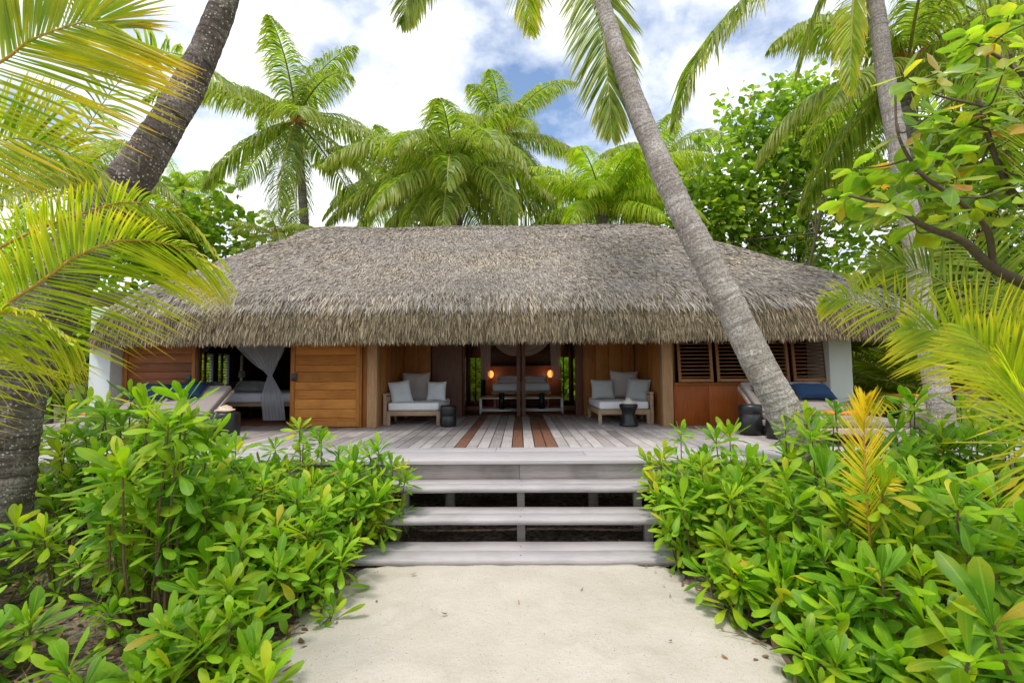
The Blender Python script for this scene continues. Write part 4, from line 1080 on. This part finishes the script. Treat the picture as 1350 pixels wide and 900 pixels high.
# big left foreground trunk
near_palm('thick dark palm trunk leaning right at the left edge of the photo', [(-25, 790, 4.5), (-18, 690, 4.5), (-3, 590, 4.55), (22, 490, 4.6), (62, 410, 4.65), (110, 325, 4.7), (172, 236, 4.8), (216, 170, 4.85), (253, 105, 4.95), (297, 0, 5.1), (325, -90, 5.3)],
          [.34, .31, .285, .265, .245, .225, .19, .165, .15, .125, .115], 'barkdark',
          [dict(p=[(325, -90, 5.3), (320, -150, 5), (330, -80, 4.6), (335, -20, 4.5)], l=.4)], more=7, sd=12)
b = None

# young palm with the big yellow-green fronds on the left
def frond_plant(label, base, fronds, mats=('palmy', 'rachisor'), name='young_palm', group=None):
    root = thing(name, label, 'palm', base, group)
    for fr in fronds:
        make_frond(root, [Vector(base) + Vector((0, 0, .1))] + A(*fr['p']) if fr.get('stem', True) else A(*fr['p']), fr['l'], fr.get('n', 90), fr.get('m', mats), width=fr.get('w', .012), sag=fr.get('sag', .1), seg=5, side_hint=fr.get('s'), a0=fr.get('a0', 60), a1=fr.get('a1', 25), r0=fr.get('r', .011), t0=fr.get('t0', .3), vee=fr.get('vee', .1), ragged=fr.get('rg', .07), sides=fr.get('sides', (1, 1)))
    return root
frond_plant('large arching yellow green palm fronds entering from the left edge', (-3.3, 2.0, 0), [
    dict(p=[(-330, 330, 2.0), (-160, 180, 2.0), (0, 83, 2.05), (43, 52, 2.05), (113, 29, 2.1), (150, 36, 2.15)], l=.74, n=150, s=(.80, .25, -.60), a0=66, a1=30, w=.0066, sag=.035, t0=.12, rg=.025, vee=.03, m=('palmgold', 'rachisor')),
    dict(p=[(-230, 480, 2.5), (-100, 385, 2.5), (24, 314, 2.5), (93, 287, 2.5), (170, 266, 2.5), (240, 285, 2.5), (300, 352, 2.5)], l=.44, n=130, s=(.25, .6, -.7), a0=60, a1=32, sag=.12, sides=(.5, .6), w=.0062, t0=.12, rg=.03, vee=.05),
    dict(p=[(-200, 640, 2.2), (-90, 480, 2.2), (0, 407, 2.2), (59, 368, 2.2), (103, 336, 2.2), (166, 316, 2.2), (235, 325, 2.2), (292, 358, 2.2)], l=.66, n=150, s=(.35, .55, -.7), a0=58, a1=30, sag=.10, sides=(.42, 1.0), w=.0062, t0=.12, rg=.03, vee=.05),
    dict(p=[(-260, 420, 2.8), (-120, 240, 2.8), (0, 185, 2.8), (90, 200, 2.8), (170, 262, 2.8)], l=.55, n=110, s=(.4, .4, -.8), sag=.06, w=.009, t0=.12, rg=.04, m=('palmy', 'rachis')),
    dict(p=[(-200, 580, 2.1), (-100, 450, 2.1), (-25, 415, 2.1), (45, 418, 2.1), (95, 450, 2.1)], l=.52, n=110, s=(.3, .5, -.8), a0=60, a1=30, sag=.22, w=.0062, t0=.15, rg=.05, vee=.05, sides=(.3, 1)),
    dict(p=[(-350, 100, 2.3), (-150, -60, 2.3), (0, -90, 2.3), (90, -30, 2.3), (125, 12, 2.3)], l=.4, n=90, s=(.4, .4, -.8), sag=.08, w=.009, rg=.04, m=('palmg', 'rachis')),
])
frond_plant('palm frond arching up behind the thick left trunk', ground_under(60, 300, 7.5), [
    dict(p=[(70, 300, 7.5), (115, 170, 7.4), (185, 80, 7.2), (250, 76, 7.1), (330, 135, 7.0)], l=.8, n=85, w=.022, sag=.16, t0=.35),
    dict(p=[(60, 300, 7.5), (40, 200, 7.6), (80, 130, 7.8), (150, 160, 8.0)], l=.7, n=70, w=.022, sag=.2)], mats=('palmg', 'rachis'))
# right side young palms
frond_plant('young palm with green yellow fronds reaching left in front of the roof corner', ground_under(1400, 560, 4.2), [
    dict(p=[(1370, 520, 4.2), (1290, 460, 4.3), (1203, 420, 4.4), (1125, 394, 4.5), (1084, 398, 4.5)], l=.42, n=80, w=.0095, sag=.14, t0=.3, s=(-.2, .5, -.8), a0=70, a1=35),
    dict(p=[(1390, 480, 4.0), (1330, 425, 4.3), (1250, 375, 4.6), (1200, 352, 4.8), (1160, 350, 4.9), (1135, 374, 5)], l=.42, n=80, w=.011, sag=.14, t0=.3, s=(-.2, .5, -.8), m=('palmg', 'rachis')),
    dict(p=[(1400, 540, 3.4), (1330, 478, 3.4), (1262, 442, 3.4), (1195, 432, 3.4)], l=.55, n=90, w=.009, sag=.09, t0=.25, s=(.1, .5, -.8), a0=65, a1=30, rg=.04),
    dict(p=[(1430, 500, 3.8), (1410, 330, 3.9), (1385, 220, 4.0), (1340, 170, 4.1)], l=.75, n=110, w=.0105, sag=.03, t0=.2, s=(.9, .3, -.1), a0=75, a1=50, rg=.03, vee=.02, m=('palmg', 'rachis')),
    dict(p=[(1420, 500, 9.0), (1330, 400, 9.2), (1270, 310, 9.4), (1200, 270, 9.4), (1130, 290, 9.4)], l=1.0, n=100, w=.022, sag=.10, t0=.3, s=(-.1, .5, -.8), m=('palmg', 'rachis')),
], mats=('palmy', 'rachis'))
frond_plant('bright yellow green palm frond fanning down at the right edge', ground_under(1440, 640, 2.6), [
    dict(p=[(1450, 600, 2.6), (1385, 540, 2.6), (1325, 484, 2.65), (1270, 432, 2.7)], l=.44, n=80, w=.0065, sag=.05, t0=.15, s=(.5, .2, -.85), a0=60, a1=32, rg=.03, vee=.03),
    dict(p=[(1450, 640, 2.5), (1390, 585, 2.5), (1345, 520, 2.5), (1320, 470, 2.5)], l=.45, n=80, w=.0065, sag=.06, t0=.15, s=(.6, .2, -.8), a0=60, a1=32, rg=.03, vee=.03)], mats=('palmy', 'rachis'))
frond_plant('upright young yellow orange frond in the middle of the right shrubs', ground_under(1150, 700, 3.6), [
    dict(p=[(1146, 700, 3.5), (1141, 640, 3.4), (1139, 585, 3.35), (1140, 548, 3.3), (1141, 530, 3.3)], l=.31, n=70, w=.010, sag=.0, s=(1, .15, 0), a0=50, a1=16, t0=.12, vee=0, rg=.05),
    dict(p=[(1150, 690, 3.6), (1160, 660, 3.7), (1172, 635, 3.8), (1180, 620, 3.8)], l=.18, n=30, w=.010, s=(1, .15, 0), a0=50, a1=25, t0=.2)], mats=('palmyy', 'rachisor'), name='young_frond')

# clumps of palms right of the bungalow and behind it
def clump(px, Y, n, L, label, sd, leafm=('palmg', 'rachis'), h=.6, el=(72, 35)):
    c = Vector((X(px, Y), Y, h))
    return palm('young_palm', label, c, (c.x, c.y, -.1), .14, .1, n, L, L * .2, sd, leafm=leafm, dens=90, width=.019, el=el, bend=(35, 75), group='young palms right of the bungalow', cat='palm')
clump(1165, 12.5, 14, 4.3, 'green young palm just right of the white right pillar', 71)
clump(1245, 11.0, 14, 4.3, 'young palm behind the upright mottled trunk', 72, ('palmy', 'rachis'))
clump(1330, 9.5, 14, 4.0, 'young palm behind the bench at the right edge', 73)
clump(1290, 14.5, 14, 5.5, 'taller young palm at the back between the right trunks', 74, ('palmy', 'rachis'), 1.5)
clump(1130, 17.5, 14, 5.0, 'young palm whose tips show above the right roof corner', 75, h=2.0)
clump(1400, 13, 12, 5, 'young palm beyond the right edge of the deck', 76)
near_palm('thin grey palm trunk in the far green behind the right fronds', [(1300, 560, 13), (1275, 440, 13), (1262, 340, 13.2), (1250, 260, 13.5)], [.2, .16, .15, .14], 'bark', [], more=9, sd=3)

# trees
crown_tree('round_leaved_tree', 'round leaved green tree behind the right slope of the roof', (9.6, 19.5, 0),
           [tuple(at(940, 240, 18.6)) + (1.7, 1.4, 2.3), tuple(at(1010, 190, 19)) + (2.3, 1.6, 2.4), tuple(at(1080, 170, 19)) + (2.1, 1.6, 2.3), tuple(at(985, 300, 19)) + (2.6, 1.6, 2.0), tuple(at(1080, 290, 19)) + (2.4, 1.6, 2.2), tuple(at(1140, 230, 19.5)) + (1.5, 1.5, 2.4), tuple(at(900, 290, 19)) + (1.3, 1.2, 1.6)],
           780, .29, wr=.42, trunk_r=.10, per=13, spread=.62, branches=16, ntrunk=4, prof=[.2, .9, 1, .6, .05])
crown_tree('broadleaf_tree', 'bright leafy tree above the left slope of the roof', (-14, 21, 0),
           [tuple(at(262, 292, 20)) + (1.9, 1.4, 1.5), tuple(at(215, 310, 20)) + (1.8, 1.4, 1.8), tuple(at(305, 335, 20)) + (1.6, 1.2, 1.2), tuple(at(160, 300, 20)) + (2, 1.4, 2.4)],
           340, .36, wr=.4, trunk_r=.2, per=14, spread=.6, prof=[.2, .9, 1, .6, .05])
crown_tree('broadleaf_tree', 'leafy bush behind the white left pillar', (-11.3, 11.5, 0), [tuple(at(95, 470, 11.5)) + (1.2, 1, 1.6), tuple(at(40, 440, 11.5)) + (1.5, 1, 2.0), tuple(at(60, 360, 12.5)) + (1.6, 1, 1.9)], 300, .22, wr=.38, trunk_r=.1, per=14, spread=.4, cat='bush')
crown_tree('broadleaf_tree', 'leafy green bush low behind the right end of the deck', (13.0, 15.0, 0), [tuple(at(1200, 470, 15)) + (2.2, 1, 1.9), tuple(at(1310, 450, 14)) + (2.4, 1, 2.2), tuple(at(1150, 400, 16)) + (1.6, 1, 1.5)], 330, .24, wr=.36, trunk_r=.1, per=14, spread=.5, cat='bush')
crown_tree('broadleaf_tree', 'pale green tree behind the sea almond branches at the top right', (12, 12.5, 0), [tuple(at(1250, 250, 12)) + (1.6, 1.2, 1.4), tuple(at(1330, 180, 12)) + (1.8, 1.2, 1.6), tuple(at(1210, 330, 12.5)) + (1.4, 1.2, 1.0), tuple(at(1330, 320, 12)) + (1.4, 1, 1.2)], 330, .24, wr=.36, trunk_r=.1, per=13, spread=.5)

# sea almond: branches with leaf whorls
def sea_almond():
    base = Vector((5.2, 4.6, 0)); root = thing('sea_almond_tree', 'sea almond tree branch with big round ended leaves at the top right', 'tree', base)
    br, lm = MB(), MB()
    fork = at(1400, 400, 4.5)
    br.tube(spline([base, base + Vector((.1, 0, 1.2)), fork], 12), np.linspace(.10, .075, 12), 10)
    main = spline(A((1400, 400, 4.5), (1350, 374, 4.4), (1308, 352, 4.35), (1270, 318, 4.3), (1222, 300, 4.25), (1180, 275, 4.2), (1120, 258, 4.15)), 30)
    br.tube(main, np.linspace(.055, .012, 30), 9)
    m2 = spline(A((1400, 400, 4.5), (1385, 300, 4.4), (1340, 262, 4.3), (1310, 200, 4.3), (1290, 130, 4.3)), 30); br.tube(m2, np.linspace(.05, .014, 30), 8)
    m3 = spline(A((1310, 352, 4.35), (1300, 300, 4.2), (1260, 262, 4.1), (1215, 230, 4.0), (1185, 180, 4.0), (1180, 120, 4.0)), 30); br.tube(m3, np.linspace(.028, .008, 30), 8)
    m4 = spline(A((1385, 300, 4.4), (1400, 180, 4.4), (1350, 100, 4.4), (1290, 60, 4.4)), 30); br.tube(m4, np.linspace(.045, .01, 30), 8)
    allp = np.concatenate([main[8:], m2[5:], m3[5:], m4[5:]])
    tips = [(1198, 98), (1250, 62), (1312, 48), (1335, 88), (1232, 148), (1272, 98), (1300, 132), (1340, 158), (1250, 200), (1292, 212), (1332, 216), (1200, 226), (1160, 240), (1122, 232), (1108, 262), (1232, 250), (1330, 185), (1262, 168), (1345, 248), (1218, 170), (1290, 180), (1262, 235), (1300, 250), (1225, 215), (1170, 262), (1200, 285), (1345, 120), (1210, 110), (1325, 20), (1350, 60), (1275, 40), (1370, 30), (1370, 150), (1380, 220), (1240, 90), (1320, 280), (1270, 280)]
    for (px, py) in tips:
        Y = RNG.uniform(3.6, 4.8); p = np.array(at(px + RNG.normal(0, 6), py + RNG.normal(0, 5), Y))
        q = allp[np.argmin(np.linalg.norm(allp - p, axis=1) + RNG.uniform(0, .25, len(allp)))]
        mid = (p + q) / 2 + RNG.normal(0, .05, 3) - np.array((0, 0, .03))
        C = spline([q, mid, p], 9); br.tube(C, np.linspace(.011, .005, 9), 6, cap=False)
        axis = norm(((p - q) / (np.linalg.norm(p - q) + .01) * .5 + np.array((RNG.normal(0, .3), RNG.normal(0, .3) - .15, .9)))[None])[0]
        rosette(lm, p, axis, int(RNG.uniform(6, 10)), RNG.uniform(.17, .25), prof=[.10, .38, .68, .92, 1., .72, .12], wr=.27, el0=45, el1=-28, sag=.08)
        for k in range(2):
            u = RNG.uniform(.3, .85); pp = C[int(u * 8)]
            rosette(lm, pp, axis, 2, RNG.uniform(.16, .24), prof=[.10, .38, .68, .92, 1., .72, .12], wr=.27, el0=20, el1=-30, sag=.1)
    br.build('trunk', M['branch'], root, smooth=True); lm.build('foliage', M['almond'], root)
sea_almond()

# naupaka shrubs ---------------------------------------------------
def S(px, Y, r, h, n, label, L=.15, **kw):
    return shrub(X(px, Y), Y, r, h, n, label, L=L, **kw)
S(492, 5.4, .38, 1.22, 40, 'slender bright naupaka leaning over the left end of the top step', .13)
S(448, 4.95, .42, .98, 42, 'naupaka covering the left ends of the two lower steps', .14)
S(400, 5.55, .50, 1.28, 32, 'naupaka standing at the deck edge in front of the bright sliding door', .14)
S(335, 5.45, .50, 1.12, 32, 'naupaka at the deck edge in front of the barrel stool', .15)
S(240, 5.3, .55, 1.52, 50, 'naupaka at the deck edge below the left lounger backrest', .16)
S(165, 5.4, .62, 1.74, 58, 'dense naupaka in front of the white left pillar', .17)
S(95, 5.6, .60, 1.68, 44, 'naupaka just right of the thick left trunk', .17)
S(222, 3.85, .36, 1.82, 40, 'tallest left naupaka with big leaf whorls reaching above the deck', .19, low=.35)
S(300, 4.45, .52, 1.18, 38, 'middle naupaka between the tallest shrub and the deck edge', .17)
S(375, 4.35, .48, .95, 34, 'naupaka in the middle of the left bed, beside the path bend', .16)
S(418, 4.1, .36, .75, 22, 'low naupaka bulging onto the left side of the path', .14)
S(345, 3.75, .42, .68, 24, 'low broad naupaka left of the path in the lower left quarter', .16)
S(205, 4.5, .40, .95, 14, 'naupaka low between the thick trunk and the tallest shrub', .17)
S(100, 4.15, .25, .80, 8, 'sparse naupaka with bare stems right below the thick left trunk', .17, low=.7)
S(292, 3.15, .30, .55, 13, 'low naupaka with pale leaf whorls near the bottom left', .17)
S(240, 2.95, .22, .42, 10, 'leafy naupaka at the bottom edge left of the path', .17)
S(325, 2.85, .22, .35, 9, 'small naupaka at the bottom edge nearest the path on the left', .15)
S(20, 3.25, .25, .45, 10, 'naupaka tuft in the bottom left corner', .17)
S(-25, 3.9, .4, .80, 14, 'naupaka at the left edge in front of the thick trunk', .17)
S(150, 3.5, .12, .42, 3, 'thin sprig on a bare stem over the dark soil at the lower left', .15, low=.8)
S(130, 2.95, .2, .28, 5, 'small naupaka in the lower left on the bare soil', .14)
S(445, 3.75, .05, .12, 2, 'tiny seedling alone on the sand left of the path', .13, low=.9, nl=6, name='seedling')
S(898, 5.45, .40, 1.28, 40, 'naupaka at the right end of the top step', .14)
S(915, 4.85, .42, 1.05, 34, 'bright naupaka covering the right ends of the lower steps', .15)
S(965, 5.4, .48, 1.30, 34, 'naupaka at the deck edge in front of the black jar stool', .15)
S(1048, 5.15, .52, 1.40, 40, 'naupaka hiding the foot of the leaning palm trunk', .16)
S(1085, 5.6, .3, 1.55, 14, 'dark naupaka sprig rising right beside the leaning palm trunk', .17)
S(1225, 5.6, .60, 1.62, 46, 'dense dark naupaka below the upright mottled trunk', .17)
S(1310, 5.3, .60, 1.55, 42, 'naupaka mass at the right edge below the yellow green frond', .17)
S(1170, 5.0, .45, 1.25, 34, 'naupaka right behind the upright yellow orange frond', .17)
S(1395, 4.7, .5, 1.45, 26, 'naupaka beyond the right edge of the photo', .17)
S(985, 4.4, .48, .98, 34, 'naupaka in the middle of the right bed beside the path', .16)
S(1070, 4.05, .45, 1.12, 30, 'naupaka in front of the leaning trunk and left of the yellow frond', .18)
S(1180, 3.5, .38, 1.22, 24, 'tall naupaka with broad leaf whorls in front of the yellow frond', .20, low=.5)
S(1290, 3.3, .38, 1.22, 22, 'large leaved naupaka at the right edge of the lower right quarter', .20, low=.5)
S(978, 3.95, .32, .70, 20, 'low naupaka bulging onto the right side of the path', .15)
S(1078, 3.45, .36, .62, 22, 'low naupaka in the lower right quarter close to the path', .17)
S(1160, 3.0, .26, .70, 14, 'naupaka with big pale leaves near the bottom right', .20)
S(1095, 2.95, .22, .42, 11, 'naupaka at the bottom edge right of the path', .18)
S(1235, 2.75, .25, .35, 9, 'small dark naupaka at the bottom edge among dead leaves', .13)
S(1310, 2.55, .28, .72, 14, 'large leaved naupaka in the bottom right corner', .20)
S(1260, 4.2, .45, 1.15, 30, 'naupaka in the middle of the right bed near the right edge', .18)

for (px, Y, h, lab) in ((627, 21, 3.2, 'leafy bush seen through the left louvre window of the middle room'), (743, 21, 3.2, 'leafy bush seen through the right louvre window of the middle room'), (285, 21.5, 3.0, 'leafy bush seen through the louvre windows of the open left room'), (1020, 21.5, 3.0, 'leafy bush seen through the shutters of the right room')):
    x_ = X(px, Y); crown_tree('broadleaf_tree', lab, (x_, Y, 0), [(x_, Y, 1.5, 1.5, .9, 1.4)], 150, .26, matl='bright', wr=.36, trunk_r=.06, per=14, spread=.45, cat='bush', branches=12)

# litter and twigs
lm = MB(); N = 7000
px_ = RNG.uniform(-5, 5, N); py_ = RNG.uniform(2.2, 6.5, N); k = (RNG.uniform(0, 1, N) < .003) | (np.abs(px_) > 1.48 + .22 * RNG.normal(0, 1, N) * (RNG.uniform(0, 1, N) < .5) + .06 * np.clip(4.6 - py_, 0, 3))
px_, py_ = px_[k], py_[k]; n = len(px_); az = RNG.uniform(0, 6.28, n)
D = np.c_[np.cos(az), np.sin(az), RNG.normal(.05, .2, n)]; Sd = np.c_[-np.sin(az), np.cos(az), RNG.normal(0, .3, n)]
strips(lm, np.c_[px_, py_, np.where(np.abs(px_) < 1.7, .062, RNG.uniform(.02, .05, n))], D, Sd, RNG.uniform(.03, .11, n) * np.where(np.abs(px_) < 1.4, .55, 1), RNG.uniform(.006, .022, n) * np.where(np.abs(px_) < 1.4, .6, 1), [.3, 1, .8, .1], curl=RNG.normal(0, .25, n), fold=.3)
tag(lm.build('leaf_litter', M['litter']), 'brown dead leaves scattered on the soil under the shrubs', 'leaf litter', kind='stuff')
tm = MB()
for i in range(260):
    x = RNG.choice([-1, 1]) * RNG.uniform(1.55, 4.6); y = RNG.uniform(2.6, 5.8); a = RNG.uniform(0, 6.28); l = RNG.uniform(.08, .4)
    d = Vector((math.cos(a), math.sin(a), RNG.uniform(-.02, .25))); p = Vector((x, y, .05))
    tm.tube(spline([p, p + d * l * .5 + Vector((RNG.normal(0, .02), RNG.normal(0, .02), .02)), p + d * l], 5), np.linspace(.005, .002, 5), 5, cap=False)
tag(tm.build('twigs', M['branch']), 'dry twigs lying on the soil under the shrubs', 'twigs', kind='stuff')

# far wood
def far_wood(x0, x1, Y0, Y1, hf, n, leaf, label):
    x = RNG.uniform(x0, x1, n); y = RNG.uniform(Y0, Y1, n)
    h = np.array([hf(a) * (1 + .35 * noise.noise(Vector((a * .25, b * .2, 2))) + .2 * noise.noise(Vector((a * .9, b * .5, 6)))) for a, b in zip(x, y)])
    z = h * RNG.uniform(0, 1, n) ** .6
    D = norm(RNG.normal(0, 1, (n, 3)) + (0, 0, -.3)); Sd = RNG.normal(0, 1, (n, 3))
    b = MB(); LL = leaf * RNG.uniform(.5, 1.3, n); strips(b, np.c_[x, y, z], D, Sd, LL, LL * .3, [.2, 1, .7, .05], sag=.1)
    tag(b.build('far_wood', M['far']), label, 'wood', kind='stuff')
far_wood(-45, 50, 27, 33, lambda a: 6.0 + (2.0 if a > 9 else 0) + (.8 if a < -10 else 0), 60000, .6, 'dense far green wood closing the view behind the bungalow')
# ------------------------------------------------------------------ world & sun
w = bpy.data.worlds.new('World'); scene.world = w; w.use_nodes = True
nt = w.node_tree; nt.nodes.clear(); t = NT(nt)
SUN_EL, SUN_AZ = 66, 205          # azimuth measured clockwise from +Y
sky = nt.nodes.new('ShaderNodeTexSky'); sky.sky_type = 'NISHITA'; sky.sun_disc = False
sky.sun_elevation = R(SUN_EL); sky.sun_rotation = R(SUN_AZ); sky.air_density = 1.0; sky.dust_density = .6
g_ = nt.nodes.new('ShaderNodeTexCoord').outputs['Generated']
mp = nt.nodes.new('ShaderNodeMapping'); mp.inputs['Scale'].default_value = (1, 1, 1.7); mp.inputs['Location'].default_value = (2.86, 1.7, .4); t.l(g_, mp.inputs[0])
n1 = t.noise(mp.outputs[0], 2.6, 9, .55, dist=.25)
n2 = t.noise(mp.outputs[0], 6.5, 8, .6)
cover = t.ramp(t.math('ADD', t.math('MULTIPLY', n1, .75), t.math('MULTIPLY', n2, .25)), [(.365, (0, 0, 0)), (.53, (1, 1, 1))])
ccol = t.ramp(n2, [(.3, (3.9, 4.3, 5.1)), (.52, (6.2, 6.3, 6.4))])
blue = t.mix(1.0, sky.outputs[0], (1.0, 1.0, 1.0), 'MULTIPLY')
bgc = t.mix(cover, blue, ccol)
bgn = nt.nodes.new('ShaderNodeBackground'); bgn.inputs[1].default_value = .12; t.l(bgc, bgn.inputs[0])
wo = nt.nodes.new('ShaderNodeOutputWorld'); t.l(bgn.outputs[0], wo.inputs[0])
sl = bpy.data.lights.new('sun', 'SUN'); sl.energy = 1.5; sl.angle = R(12); sl.color = (1, .95, .87)
so = bpy.data.objects.new('sun', sl); COL.objects.link(so)
d = Vector((math.sin(R(SUN_AZ)) * math.cos(R(SUN_EL)), math.cos(R(SUN_AZ)) * math.cos(R(SUN_EL)), math.sin(R(SUN_EL))))
so.rotation_euler = d.to_track_quat('Z', 'Y').to_euler(); so.location = d * 40
scene.view_settings.view_transform = 'Standard'; scene.view_settings.look = 'None'; scene.view_settings.gamma = 1
scene.view_settings.exposure = .92
scene.cycles.max_bounces = 8; scene.cycles.transparent_max_bounces = 16
